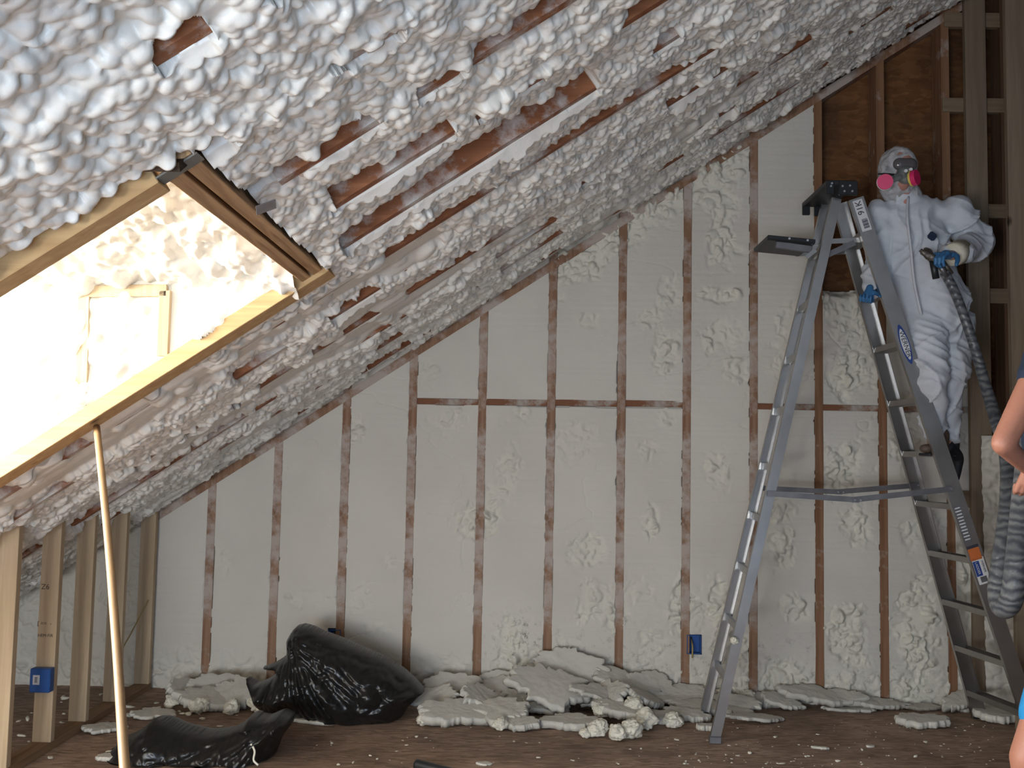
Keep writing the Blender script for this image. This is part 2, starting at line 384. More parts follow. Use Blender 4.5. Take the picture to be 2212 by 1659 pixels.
# ================================================================== ROOF FOAM
RAFT = [.45, .86, 1.26, 1.67, 2.07, 2.48, 2.88, 3.29, 3.70, 4.10, 4.51, 4.92, 5.32, 5.73]
HDX = -.81                                  # upslope end of the dormer opening
OY0, OY1 = 2.10, 3.33                       # opening between the trimmers
CELL = .0036
U0_, U1_ = -3.3/CPH, 2.95/CPH
us = np.arange(U0_, U1_, CELL); ys = np.arange(.0, 5.93, CELL)
UU, YY = np.meshgrid(us, ys); XX = UU*CPH
ra = np.array(RAFT)
near = np.abs(YY[:, :1]-ra[None, :]).argmin(1)          # nearest rafter of every row
dr = YY[:, :1]-ra[near][:, None]                        # signed distance
bay = np.searchsorted(ra, ys)[:, None].astype(float)
def lowfield(fn, step=6):
    """evaluate a smooth field on a coarse raster and enlarge it"""
    a, b = UU[::step, ::step], YY[::step, ::step]; f = fn(a, b)
    ri = np.linspace(0, f.shape[0]-1, UU.shape[0]); ci = np.linspace(0, f.shape[1]-1, UU.shape[1])
    r0 = np.minimum(ri.astype(int), f.shape[0]-2); c0 = np.minimum(ci.astype(int), f.shape[1]-2)
    fr = (ri-r0)[:, None]; fc = (ci-c0)[None, :]
    return (f[r0][:, c0]*(1-fr)*(1-fc)+f[r0+1][:, c0]*fr*(1-fc)+f[r0][:, c0+1]*(1-fr)*fc+f[r0+1][:, c0+1]*fr*fc)
adr = np.abs(dr)
bayn = noise(us[None, ::6]*1.5, bay[:, :1]*7.3, 3.0); bayn = np.repeat(bayn, 6, 1)[:, :len(us)]
cover = noise(us[None, ::6]*2.1, near[:, None]*9.1+.3, 8.0)+.45*noise(us[None, ::6]*6.3, near[:, None]*9.1+.3, 18.0)
cover = blur(np.repeat(cover, 6, 1)[:, :len(us)], 3)
mid = sstep(.02, .17, adr)
base = -.040+.034*mid+.022*bayn*mid+lowfield(lambda a, b: .020*fbm(a*1.6, b*2.2, 4.4, 3))
covm = sstep(-.42, -.2, cover)*(1-sstep(.05, .12, adr))
base = base*(1-covm)+covm*(.010+.012*bayn)
H = base.copy()
st_big = stamps(CELL, .022, .055, 60, dome=.38)
stamp_all(H, st_big, 4200, base, .008)
clump = blur(H, 6)
H = clump-.006
smooth_m = lowfield(lambda a, b: fbm(a*1.1+9, b*2.6, 2.0, 3)) > .22
fn2 = lowfield(lambda a, b: fbm(a*2+3, b*2.6, 5.0, 3))
st_mid = stamps(CELL, .012, .024, 140, asp=(1.0, 1.8), dome=.74)
st_small = stamps(CELL, .006, .011, 120, asp=(1.0, 1.7), dome=.7)
stamp_all(H, st_mid, 100000, clump, .0040, ~smooth_m)
H1 = H.copy()
stamp_all(H, st_small, 55000, H1-.002, .0025, (XX > -3.0) & ~smooth_m & ((YY > 3.2) | (fn2 > .1)))
H = blur(H, 2)
holed = np.maximum(np.maximum(OY0-.072-YY, YY-OY1-.118), XX-HDX-.082)
film = np.zeros_like(H)
# where the rafters stay bare, their stretch measured in the photo: rafter, x0, x1, depth bared, width
EXPOSED = [(1.67, -.66, -.57, .05, .06), (1.67, -.50, -.30, .03, .03), (2.07, -.44, -.30, .03, .03), (2.07, -.78, -.66, .05, .06),
           (2.48, -.66, -.40, .065, .09), (2.48, -.32, -.20, .05, .06), (2.48, -.06, .10, .05, .06), (2.48, .3, .6, .05, .05),
           (2.88, -.60, -.24, .075, .12), (2.88, -.18, .02, .04, .04), (2.88, .25, .42, .05, .05),
           (3.29, -.66, .20, .100, .17), (3.29, .38, .50, .06, .09), (3.70, -.41, -.33, .06, .07), (3.70, -.16, -.09, .05, .07), (3.70, -2.1, -1.9, .06, .09),
           (3.70, .5, .75, .04, .04), (4.10, -.86, -.66, .06, .08), (4.10, -2.3, -1.95, .03, .04), (4.51, -.90, -.72, .06, .08), (4.51, -1.0, -.94, .05, .06),
           (4.51, -1.22, -1.12, .05, .07), (4.51, -1.38, -1.30, .05, .06), (4.51, -1.62, -1.52, .05, .06), (4.51, -1.82, -1.70, .05, .06),
           (4.10, .55, .8, .05, .06), (4.51, .2, .32, .05, .06), (4.92, -1.55, -1.42, .05, .06), (4.92, -2.1, -1.9, .04, .05), (4.92, .9, 1.02, .05, .07),
           (4.92, 1.6, 1.8, .05, .07), (5.32, -.5, -.2, .03, .04), (5.32, 1.1, 1.25, .05, .07), (5.73, -1.15, -.95, .07, .07), (5.73, -.72, -.6, .07, .07), (5.73, -1.5, -1.3, .07, .07),
           (5.73, -2.35, -1.9, .06, .05), (5.73, .02, .2, .08, .07), (5.73, -1.9, -1.7, .06, .05), (5.73, .9, 1.1, .06, .06), (5.32, -1.3, -1.0, .04, .05)]
edge = lowfield(lambda a, b: noise(a*9, b*9, 7.7), 3)*.010
edge2 = lowfield(lambda a, b: noise(a*26, b*26, 5.7), 2)*.006
# bare rafter bottoms where the foam did not cover them
open_r = (cover < -.34)
wr = .021+np.maximum(edge, -.004)*.7+edge2*.5
m_ = open_r & (adr < wr); H = np.where(m_, np.minimum(H, -.05), H); film[open_r & (adr < .08)] = .3
m_ = open_r & (dr < 0) & (dr > -(.045+edge*1.6+edge2)); H = np.where(m_, np.minimum(H, -.028+edge), H)
rise = (dr-.019)*.75+.003+edge*.6+edge2
m_ = (cover < -.30) & (dr > 0) & (dr < .10); H = np.where(m_, np.minimum(H, rise+sstep(-.40, -.30, cover)*.06), H)
for yr, x0, x1, dep, wid in EXPOSED:
    i = int(np.argmin(np.abs(ra-yr)))
    rows = np.where((ys > yr-wid-.06) & (ys < yr+.12))[0]; cols = np.where((us*CPH > x0-.12) & (us*CPH < x1+.12))[0]
    if not len(rows) or not len(cols): continue
    sl = np.ix_(rows, cols); x = XX[sl]; y = YY[sl]; d = y-yr
    wx = edge[sl]*3.5+edge2[sl]*3
    ins = sstep(x0-.03+wx.min()*0, x0+.05, x+wx)*(1-sstep(x1-.05, x1+.03, x+wx))
    inner = (ins > .35) & (d < .020+edge2[sl]*.6) & (d > -(wid*np.clip(ins*1.6, 0, 1)+edge[sl]*2.2+edge2[sl]*1.5))
    H[sl] = np.where((ins > .02) & (d > 0), np.minimum(H[sl], rise[sl]+.08*(1-np.clip(ins*1.5, 0, 1))), H[sl])
    tgt = -dep+.4*edge[sl]+.008*noise(x*40, y*40, 3.3)+np.where(d < -wid*.55, .5*dep*(-(d+wid*.55)/(wid*.45)), 0)
    H[sl] = np.where(inner, np.minimum(H[sl], np.where(d > -.021, -.12, tgt)), H[sl])
H = np.where((holed < .035) & (XX < HDX+.07), np.minimum(H, -.014+.5*np.clip(holed, 0, 1)), H)
# smooth shoulder against gable wall
H = np.where(YY > 5.86, H-.01, H)
P = np.stack([XX+SPH*H, YY, MS*XX+BS-CPH*H], -1)
def roof_part(rs, cs, keepfn):
    p = P[rs][:, cs]; r, c = p.shape[:2]; co = p.reshape(-1, 3)
    fl = film[rs][:, cs].reshape(-1)
    q = grid_quads(r, c); x = XX[rs][:, cs].reshape(-1)[q].mean(1); y = YY[rs][:, cs].reshape(-1)[q].mean(1)
    q = q[keepfn(x, y)]
    return co, q, fl
def hole(x, y): return (x < HDX+.080) & (y > OY0-.072) & (y < OY1+.117) & (x > -3.02)
R1 = slice(int(1.2/CELL), int(3.62/CELL)+1)
parts = [roof_part(R1, slice(int((-2.75/CPH-U0_)/CELL), int((1.95/CPH-U0_)/CELL)), lambda x, y: ~hole(x, y)),
         roof_part(slice(int(3.62/CELL)-2, len(ys)), slice(int((-3.1/CPH-U0_)/CELL), len(us)), lambda x, y: y < 99),
         roof_part(slice(0, int(1.2/CELL)+3, 3), slice(0, len(us), 3), lambda x, y: y < 99),
         roof_part(slice(int(1.2/CELL), int(3.62/CELL)+1, 4), slice(0, int((-2.75/CPH-U0_)/CELL)+4, 4), lambda x, y: ~hole(x, y)),
         roof_part(slice(int(1.2/CELL), int(3.62/CELL)+1, 4), slice(int((1.95/CPH-U0_)/CELL)-4, len(us), 4), lambda x, y: y < 99)]
off = 0; cos, qs, fs = [], [], []
for co, q, fl in parts:
    co, q, fl = compact(co, q, fl); cos.append(co); qs.append(q+off); fs.append(fl); off += len(co)
me = np_mesh('spray_foam', np.concatenate(cos), np.concatenate(qs)); add_attr(me, 'film', np.concatenate(fs))
# sheathing of the left slope (above rafters), right slope, ridge beyond the picture
def slab_mesh(name, segs, mat, parent=None):
    bm = bmesh.new()
    for (x0, z0), (x1, z1), y0, y1, t in segs:
        prism(bm, [(0, 0), (y1-y0, 0), (y1-y0, t), (0, t)], (x0, y0, z0), (x1, y0, z1), (0, 1, 0))
    return link(name, bm_mesh(name, bm), mat, parent)
ceiling = slab_mesh('ceiling', [((-3.4, roofz(-3.4)+.27), (3.6, roofz(3.6)+.27), -2.4, OY0-.05, -.02),
                                ((-3.4, roofz(-3.4)+.27), (3.6, roofz(3.6)+.27), OY1+.05, 6.1, -.02),
                                ((HDX+.08, roofz(HDX+.08)+.27), (3.6, roofz(3.6)+.27), OY0-.05, OY1+.05, -.02),
                                ((3.6, roofz(3.6)+.27), (8.5, roofz(3.6)+.27-4.9*MS), -2.4, 6.1, -.02)], M['osb_dark'])
tag(ceiling, 'steep left roof slope coated in lumpy white sprayed foam', None, None, 'structure')
foam_roof = link('spray_foam', me, M['foam'], ceiling); tag(foam_roof, 'glossy white popcorn-textured spray foam')
# the low-detail part of the slope behind the viewer
yb = np.arange(-2.4, .02, .05); ub = np.arange(U0_, U1_, .05); a_, b_ = np.meshgrid(ub, yb); hb = .03*fbm(a_*5, b_*5, 1, 3)
cb = np.stack([a_*CPH+SPH*hb, b_, MS*a_*CPH+BS-CPH*hb], -1).reshape(-1, 3)
link('spray_foam', np_mesh('spray_foam', cb, grid_quads(*a_.shape)), M['foam'], ceiling)

# rafters
RLAB = {.45: None, .86: None, 1.26: None}
rl = {1.67: 'rafter at the upper left corner, mostly buried in bluish white foam',
      2.07: 'rafter in line with the near long side of the dormer opening, dusted white',
      2.48: 'brown rafter ending at the doubled header beside the small grey metal plate',
      2.88: 'rafter just above the longest bare one, with a bare brown stretch near the header',
      3.29: 'brown rafter with the longest bare stretch, above the middle of the wall',
      3.70: 'foam-buried rafter next below the longest bare one, two small brown spots showing',
      4.10: 'rafter with a bare dark strip right below the lower corner of the dormer opening',
      4.51: 'rafter showing a row of small orange-brown spots below the dormer opening',
      4.92: 'rafter in the foam two bays away from the gable wall',
      5.32: 'rafter in the foam one bay away from the gable wall',
      5.73: 'rafter right against the gable wall, dark gaps beside it'}
for i, yr in enumerate(RAFT):
    if yr < 1.5: continue
    x0, x1 = (-3.3, 3.5) if not (OY0-.1 < yr < OY1+.05) or yr in (2.07, 3.29) else (HDX+.078, 3.5)
    if yr == 2.07: x0 = HDX+.085
    if yr == 3.29: x0 = HDX+.085
    o = bar('rafter', (x0, yr, roofz(x0)+.125/CPH*1.0), (x1, yr, roofz(x1)+.125/CPH), rect(.038, .25), (0, 1, 0), M['rafter'])
    tag(o, rl[yr], 'rafter', 'rafters under the foam')

# ---------------- dormer opening framing
hz = lambda x, dn=0: roofz(x)+dn
hd = empty('header_beam', (HDX, 2.7, roofz(HDX)), 'doubled brown wood header closing the upslope end of the bright dormer opening', 'beam')
def on_roof(x, y, dn=0.0): return Vector((x, y, roofz(x)))+RN*dn
for k in range(2):
    xa = HDX+.0385*k+.016
    bar('header_ply', on_roof(xa, OY0-.076, .014-.118), on_roof(xa, OY1-.0005, .014-.118), rect(.036, .236), (CPH, 0, SPH), M['header'], hd, .002)
hg = bar('joist_hanger', on_roof(HDX-.008, OY0-.050, .018), on_roof(HDX+.078, OY0-.050, .018), rect(.046, .004), (0, 1, 0), M['hanger'])
tag(hg, 'grey steel hanger seat under the near end of the doubled header', 'bracket')
pc_ = pR(555, 416)
pl = bar('metal_plate', pc_+RN*.045+Vector((-.022, -.01, -.012)), pc_+RN*.045+Vector((.022, .01, .012)), rect(.034, .003), (.2, 1, -.2), M['galv'])
tag(pl, 'small shiny galvanised plate poking from foam beside the doubled header', 'bracket')
def trimmer(yc, x0, x1, lab, wd):
    t = bar('trimmer_beam', (x0, yc, roofz(x0)-.002), (x1, yc, roofz(x1)-.002), rect(wd, .054), (0, 1, 0), M['trimmer'], None, .002)
    return tag(t, lab, 'beam')
trimmer(OY1+.0585, -3.1, HDX+.085, 'pale sunlit beam along the lower side of the dormer opening', .114)
trimmer(OY0-.038, -3.1, HDX-.006, 'tan shaded beam along the upper side of the dormer opening', .072)

# ---------------- dormer room behind the opening
dm = empty('wall_dormer', (-2, 2.7, 1.5), None, None); tag(dm, 'bright foamed dormer recess', None, None, 'structure')
def foam_patch(name, org, e1, e2, nrm, n1, n2, cell, parent, seed, amp=.03, lump=1.0, keep=None, mat='dormer_foam', thresh=None):
    a = np.arange(0, n1, cell); b = np.arange(0, n2, cell); A, B = np.meshgrid(a, b)
    h = amp*fbm(A*3+seed, B*3, seed, 3); h0 = h.copy()
    s1 = stamps(cell, .025, .06, 30, dome=.6*lump); s2 = stamps(cell, .012, .026, 40, dome=.8*lump)
    kk = None if thresh is None else fbm(A*2.2, B*2.2, seed+5, 3) > thresh
    stamp_all(h, s1, int(n1*n2*260), h0, .008, kk); h1 = blur(h, 3); h = h1.copy(); stamp_all(h, s2, int(n1*n2*1900), h1, .005, kk); h = blur(h, 1)
    org, e1, e2, nrm = [np.array(v, float) for v in (org, e1, e2, nrm)]
    co = org+A[..., None]*e1+B[..., None]*e2+h[..., None]*nrm
    q = grid_quads(len(b), len(a)); co = co.reshape(-1, 3)
    if keep is not None: q = q[keep(A.reshape(-1)[q].mean(1), B.reshape(-1)[q].mean(1))]
    co, q = compact(co, q)
    return link(name, np_mesh(name, co, q), M[mat], parent)
CY = 3.347
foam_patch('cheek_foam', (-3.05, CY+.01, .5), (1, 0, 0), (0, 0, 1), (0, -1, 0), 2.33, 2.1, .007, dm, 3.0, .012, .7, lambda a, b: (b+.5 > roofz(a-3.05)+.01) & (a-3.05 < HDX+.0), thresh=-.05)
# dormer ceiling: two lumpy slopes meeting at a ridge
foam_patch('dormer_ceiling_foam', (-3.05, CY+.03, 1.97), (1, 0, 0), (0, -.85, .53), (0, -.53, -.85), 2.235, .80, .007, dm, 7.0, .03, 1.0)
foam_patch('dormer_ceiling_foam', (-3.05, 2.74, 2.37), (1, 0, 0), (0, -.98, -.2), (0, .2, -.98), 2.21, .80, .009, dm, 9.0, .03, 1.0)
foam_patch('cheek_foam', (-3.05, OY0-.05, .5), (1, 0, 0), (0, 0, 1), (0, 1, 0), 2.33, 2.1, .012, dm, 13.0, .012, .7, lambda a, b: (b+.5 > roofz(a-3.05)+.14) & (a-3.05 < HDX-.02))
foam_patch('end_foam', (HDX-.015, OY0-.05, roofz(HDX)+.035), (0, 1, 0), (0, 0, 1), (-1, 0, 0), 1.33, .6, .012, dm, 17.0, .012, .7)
def dpost(name, px0, py0, px1, py1, w, lab):
    a = pY(px0, py0, CY); b = pY(px1, py1, CY); s = (1, 0, 0) if abs(a.x-b.x) < abs(a.z-b.z) else (0, 0, 1)
    o = bar(name, a+Vector((0, .035, 0)), b+Vector((0, .035, 0)), rect(w, .09), s, M['knee'], None, .002)
    tag(o, lab, 'stud')
dpost('dormer_stud', 176, 900, 183, 640, .042, 'pale dormer stud at the left, washed out by daylight')
dpost('dormer_stud', 352, 770, 358, 628, .040, 'short pale dormer stud nearer the doubled header')
dpost('dormer_plate', 160, 630, 362, 628, .042, 'pale horizontal dormer plate joining the two bright studs')
# window end of the dormer (left of the picture)
box('window_1', -3.12, -3.04, OY0-.1, CY+.05, roofz(-3.1)-.05, roofz(-3.1)+.95, M['knee'], None, 0)
tag(bpy.data.objects['window_1'], 'dormer front wall below its window', None, None, 'structure')
dr_roof = slab_mesh('ceiling_dormer', [], M['osb_dark'])
bm = bmesh.new()
prism(bm, [(0, 0), (2.4, 0), (2.4, .02), (0, .02)], (-3.15, CY+.1, 2.02), (-3.15, 2.74, 2.50), (1, 0, 0))
prism(bm, [(0, 0), (2.4, 0), (2.4, .02), (0, .02)], (-3.15, OY0-.1, 2.02), (-3.15, 2.74, 2.50), (1, 0, 0))
for ya in (CY+.09, OY0-.1):
    va = [bm.verts.new(p) for p in ((-3.15, ya, roofz(-3.15)+.2), (HDX+.1, ya, roofz(HDX)+.3), (HDX+.1, ya, 2.5), (-3.15, ya, 2.5))]; bm.faces.new(va)
add_box(bm, HDX+.12, HDX+.14, OY0-.1, CY+.1, 2.25, 2.65)
dr_roof.data = bm_mesh('ceiling_dormer', bm); dr_roof.data.materials.append(M['osb_dark']); tag(dr_roof, 'outer boards of the dormer', None, None, 'structure')

# ================================================================== FLOOR and outer shell
fl = box('floor', -3.6, 8.0, -2.4, 6.1, -.03, 0, M['floor'], None, 0); tag(fl, 'brown oriented-strand subfloor strewn with foam crumbs', None, None, 'structure')
bm = bmesh.new(); add_box(bm, -3.5, -3.45, -2.4, 6.1, 0, .5)
wl = link('wall_left', bm_mesh('wall_left', bm), M['osb_dark']); tag(wl, 'low eave wall behind the knee wall', None, None, 'structure')
bm = bmesh.new(); add_box(bm, 4.2, 4.25, -2.4, 6.1, 0, 4.8)
wr_ = link('wall_right', bm_mesh('wall_right', bm), M['osb_dark']); tag(wr_, 'dark bare sheathing at the far right', None, None, 'structure')

# ================================================================== GABLE WALL
STUDX = [pY(*q, D).x for q in ((453, 1200), (594, 1200), (741, 1150), (886, 1100), (1038, 1050), (1188, 1050), (1341, 1000), (1483, 950), (1628, 900), (1769, 850), (1907, 900), (2057, 1300))]
bm = bmesh.new()
prism(bm, [(-3.45, 0), (4.2, 0), (4.2, 5.2), (-3.45, 5.2)], (0, D+.15, 0), (0, D+.17, 0), (1, 0, 0))
wb = link('wall_back', None or bm_mesh('wall_back', bm), M['osb']); tag(wb, 'gable end wall, dark bare sheathing at the upper right', None, None, 'structure')
# fix orientation: profile normal runs along z
zs_ = [v.co.z for v in wb.data.vertices]
if min(zs_) < -1:
    for v in wb.data.vertices: v.co.z = -v.co.z
GC = .0055
gx = np.arange(-3.3, 2.66, GC); gz = np.arange(-.01, 4.25, GC); GX, GZ = np.meshgrid(gx, gz)
def pxX(px, py): return pY(px, py, D).x
g = .0015*fbm(GX*2, GZ*60, 1.0, 3)+.002*fbm(GX*9, GZ*9, 2.0, 4)        # shaved, scraped surface
rough = np.zeros_like(g)
PATCH = [(1560, 640, 70, 22, 1), (1445, 640, 30, 60, .6), (1440, 755, 45, 60, .8), (1560, 720, 55, 60, 1), (1590, 800, 40, 40, .8), (1835, 680, 55, 50, .9), (1840, 800, 60, 80, 1.1), (1100, 1020, 36, 90, .9),
         (1262, 690, 40, 22, .6), (1400, 690, 45, 22, .6), (1260, 1190, 60, 45, .8), (1405, 1120, 22, 60, .9), (1475, 1290, 22, 90, .9), (1820, 1010, 75, 85, 1.0), (1690, 1190, 30, 60, .8), (1850, 1130, 50, 60, 1.0),
         (1715, 1310, 35, 45, .8), (1835, 1380, 58, 100, 1.4), (1980, 1370, 58, 140, 1.3), (1555, 1300, 50, 70, .9), (1590, 1440, 70, 110, 1.3), (1700, 1480, 90, 60, 1.2), (1110, 1400, 62, 80, .9), (1230, 1400, 30, 40, .6),
         (1335, 1325, 35, 50, .9), (520, 1440, 45, 30, .6), (650, 1290, 60, 25, .5), (700, 1450, 160, 35, .7), (970, 910, 55, 50, .6), (930, 810, 30, 30, .5), (1250, 960, 60, 60, .5), (1400, 970, 30, 30, .5), (1560, 480, 45, 130, .8), (1530, 400, 60, 60, 1.0),
         (1440, 900, 40, 20, .6), (1550, 1020, 40, 60, .6), (1700, 700, 30, 60, .5), (1820, 620, 70, 22, 1.0), (1690, 780, 35, 50, .5), (1950, 950, 35, 120, .7), (2000, 1120, 40, 60, .8), (2090, 1250, 25, 140, .9), (1090, 1060, 35, 45, .7), (1000, 1300, 30, 30, .4),
         (1680, 1100, 50, 40, .6), (1290, 1300, 50, 60, .5), (780, 1290, 45, 40, .4), (820, 1350, 40, 30, .4), (480, 1210, 30, 40, .3), (1265, 560, 60, 60, .9), (1420, 420, 60, 50, 1.0), (1950, 640, 25, 50, .8), (320, 1500, 160, 30, .9), (640, 1010, 40, 20, .3)]
jx = .030*fbm(GX*7, GZ*7, 11., 3); jz = .030*fbm(GX*7, GZ*7, 31., 3); ragged = .55*fbm(GX*16, GZ*16, 21., 4)
for px, py, rx, ry, s in PATCH:
    c = pY(px, py, D); k = 358.0
    d = np.sqrt(((GX-c.x+jx)/(rx/k))**2+((GZ-c.z+jz)/(ry/k))**2)+ragged
    rough = np.maximum(rough, s*(1-sstep(.45, .95, d)))
rough = np.maximum(rough, 1.0*sstep(.28, .40, fbm(GX*2.6+3, GZ*1.9, 6., 5))*.75)
rough = np.maximum(rough, .9*sstep(.30, .05, GZ+.06*ragged)*(GX > -2.3))
top = roofz(GX)-GZ
rough = np.maximum(rough, 1.2*sstep(.30, .12, top+.25*ragged)*((GX > .12) & (GX < 1.34)))
beh = GX < -2.34; rough = np.where(beh, np.maximum(rough, .5), rough)
rough = rough*(.75+.5*fbm(GX*4, GZ*4, 77., 3))
smooth_bay = (GX > STUDX[8]+.02) & (GX < STUDX[9]-.01) & (GZ > 2.4)
rough = np.where(smooth_bay, rough*.1, rough)
lum = -.012+.010*fbm(GX*5, GZ*5, 14., 3); lum0 = lum.copy()
stamp_all(lum, stamps(GC, .022, .045, 30, asp=(1,3), dome=.65), 2500, lum0, .006); lum1 = blur(lum, 2); lum = lum1.copy()
stamp_all(lum, stamps(GC, .009, .020, 60, asp=(1, 3), dome=.8), 26000, lum1, .004)
lum = blur(lum, 1)
rr = np.clip(rough, 0, 1)
g = g*(1-rr)+rr*(1.7*lum+.004)+np.where(rough > 1, (rough-1)*.03, 0)
# shallow torn cracks
cr = np.abs(fbm(GX*1.4+5, GZ*2.4, 41., 4)); g -= .006*sstep(.012, .0, cr)*sstep(.0, .25, fbm(GX*.9, GZ*.9, 51., 2))
cr2 = np.abs(noise(GX*.6+2, GZ*5.5, 61.)); g -= .0035*sstep(.02, .0, cr2)*sstep(.1, .3, noise(GX*1.5, GZ*1.5, 71.))
for px, py in ((897, 900), (1036, 900)): pass
keep = np.ones(GX.shape, bool)
ej = .006*fbm(GX*6, GZ*18, 81., 3)
for i, sx in enumerate(STUDX):
    d = np.abs(GX-sx+.4*ej); thin = fbm(GZ*3.1, i*3.7, 91., 3)
    wv = .0225+1.3*ej+.005*thin
    ztop = 9.0 if i > 2 else (1.16, 1.42, 1.65)[i]
    g = np.where((d < wv) & (GZ < ztop), -.03, g)
for xa, xb, zc in ((STUDX[3], STUDX[7], pY(1190, 872, D).z), (STUDX[8], 2.62, pY(1870, 882, D).z)):
    d = np.abs(GZ-zc+.5*ej); g = np.where((d < .0175+ej) & (GX > xa) & (GX < xb), -.03, g)
ZB1, ZB2 = pY(1850, 622, D).z, pY(2085, 782, D).z
wob = .03*fbm(GX*8, GZ*0+2, 3., 3)
keep &= ~((GX > STUDX[9]) & (GX < STUDX[10]+.01) & (GZ > ZB1+wob)); keep &= ~((GX >= STUDX[10]+.01) & (GX < STUDX[11]) & (GZ > ZB1+.02+wob)); keep &= ~((GX >= STUDX[11]) & (GZ > ZB2+wob))
g = np.where((GX > STUDX[9]) & (GZ > np.where(GX < STUDX[11], ZB1, ZB2)-.05+wob), g-.06*sstep(0, .05, GZ-(np.where(GX < STUDX[11], ZB1, ZB2)-.05+wob)), g)
keep &= (GZ < roofz(GX)+.14)
for bx in ((1484, 1515, 1372, 1412), (708, 735, 1358, 1400)):
    a = pY(bx[0], bx[3], D); b = pY(bx[1], bx[2], D); keep &= ~((GX > a.x) & (GX < b.x) & (GZ > a.z) & (GZ < b.z))
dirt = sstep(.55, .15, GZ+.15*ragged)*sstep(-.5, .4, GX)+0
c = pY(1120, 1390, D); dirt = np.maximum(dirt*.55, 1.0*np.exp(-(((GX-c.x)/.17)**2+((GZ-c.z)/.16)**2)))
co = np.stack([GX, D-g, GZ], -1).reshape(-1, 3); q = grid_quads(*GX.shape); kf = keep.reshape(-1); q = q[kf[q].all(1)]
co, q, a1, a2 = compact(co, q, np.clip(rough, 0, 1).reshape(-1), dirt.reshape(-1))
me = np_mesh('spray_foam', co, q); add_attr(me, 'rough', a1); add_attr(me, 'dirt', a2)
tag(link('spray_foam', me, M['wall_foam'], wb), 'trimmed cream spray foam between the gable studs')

ORD = ['first', 'second', 'third', 'fourth', 'fifth', 'sixth', 'seventh', 'eighth', 'ninth', 'tenth', 'eleventh', 'twelfth']
STX = ['short, ending low under the sloping rake plate', 'bare brown, above the standing garbage bag', 'faint, its foot behind the garbage bag',
       'where the long horizontal blocking begins', 'wide pale tan, right of the blocking start', 'brown with white smears half way up', 'greyish brown, in the middle of the wall',
       'long bare one beside the small blue outlet box', 'seen just left of the ladder rear rails', 'reddish, passing behind the ladder top', 'seen between the ladder and the worker', 'low one behind the lower ladder steps']
for i, sx in enumerate(STUDX):
    zt = min(roofz(sx)+.05, 4.4)
    mt = M['stud'] if i < 9 else M['stud_bare']
    o = box('wall_stud', sx-.025, sx+.025, D-.002, D+.14, 0, zt, mt)
    tag(o, 'gable wall stud, %s from the left, %s' % (ORD[i], STX[i]), 'stud', 'gable wall studs')
# bare studs in the unfoamed corner
for px, py, lab in ((2170, 300, 'dark bare gable stud at the far right behind the corner posts'),):
    sx = pY(px, py, D).x
    tag(box('wall_stud', sx-.019, sx+.019, D-.002, D+.14, 0, 4.6, M['stud_dark']), lab, 'stud', 'gable wall studs')
# horizontal fire blocking
zb = pY(1190, 872, D).z
nm = ['second', 'third', 'fourth']
for i in range(3, 7):
    tag(box('wall_blocking', STUDX[i]+.0255, STUDX[i+1]-.0255, D-.001, D+.13, zb-.019+.004*(i-3), zb+.019+.004*(i-3), M['blocking']),
        ['left end piece of the long blocking row, brown with grain', 'second piece of the long blocking row, pinkish', 'third piece of the long blocking row, half smeared with foam', 'last piece of the long blocking row, left of the eighth stud'][i-3], 'blocking', 'blocking between the gable studs')
zb2 = pY(1870, 882, D).z
for i, (a, b, lab) in enumerate(((STUDX[8], STUDX[9], 'brown blocking behind the ladder rear rails'), (STUDX[9], STUDX[10], 'brown blocking between the two ladder sides'), (STUDX[10], STUDX[11], 'brown blocking behind the worker\'s lower leg'), (STUDX[11], 2.66, 'short brown blocking right of the worker\'s leg'))):
    tag(box('wall_blocking', a+.0255, b-.0255, D-.001, D+.13, zb2-.018, zb2+.018, M['blocking']), lab, 'blocking', 'blocking between the gable studs')
# rake plate along roof line
x0, x1 = -2.35, 3.4
tag(bar('trim_1', (x0, D+.068, roofz(x0)-.040), (x1, D+.068, roofz(x1)-.046), rect(.142, .05), (0, 1, 0), M['stud']), 'sloping tan plate where the gable wall meets the foamed roof', None, None, 'structure')
# pale ladder-framing blocks of the bare corner
for px0, px1, py, w, lab in ((2040, 2160, 42, .09, 'pale horizontal block at the top of the bare right corner'), (2036, 2170, 226, .088, 'pale horizontal block between bare studs right of the worker\'s head'),
                          (2100, 2180, 455, .085, 'pale block in the bare corner beside the worker\'s shoulder'), (2085, 2190, 638, .09, 'pale block in the bare corner beside the worker\'s hip'),
                          (2075, 2135, 1078, .10, 'tan block low in the corner above foam')):
    a = pY(px0, py, D-.01); b = pY(px1, py, D-.01)
    tag(box('corner_block', a.x, b.x, D-.012, D+.03, a.z-w/2, a.z+w/2, M['block_pale']), lab, 'blocking', 'blocks in the unfoamed corner')
# right partition studs, wide face to the viewer
def post(px, py, y, x0, w, lab, top=4.5):
    x = pY(px, py, y).x
    return tag(box('partition_stud', x, x+w, y, y+.038, 0, top, M['post']), lab, 'stud', 'studs of the right partition')
post(2088, 300, D-.05, 0, .125, 'pale grey-brown partition post standing right behind the worker')
post(2176, 250, 5.42, 0, .14, 'pale partition post at the right edge of the picture')
post(2300, 250, 5.0, 0, .14, 'partition post just outside the right edge')
tag(box('partition_header', pX(2165, 700, 2.72).x, 3.6, 5.45, 5.49, pY(2190, 747, 5.45).z, pY(2190, 690, 5.45).z, M['block_pale']), 'pale horizontal header at the right edge, level with the worker\'s hip', 'beam')
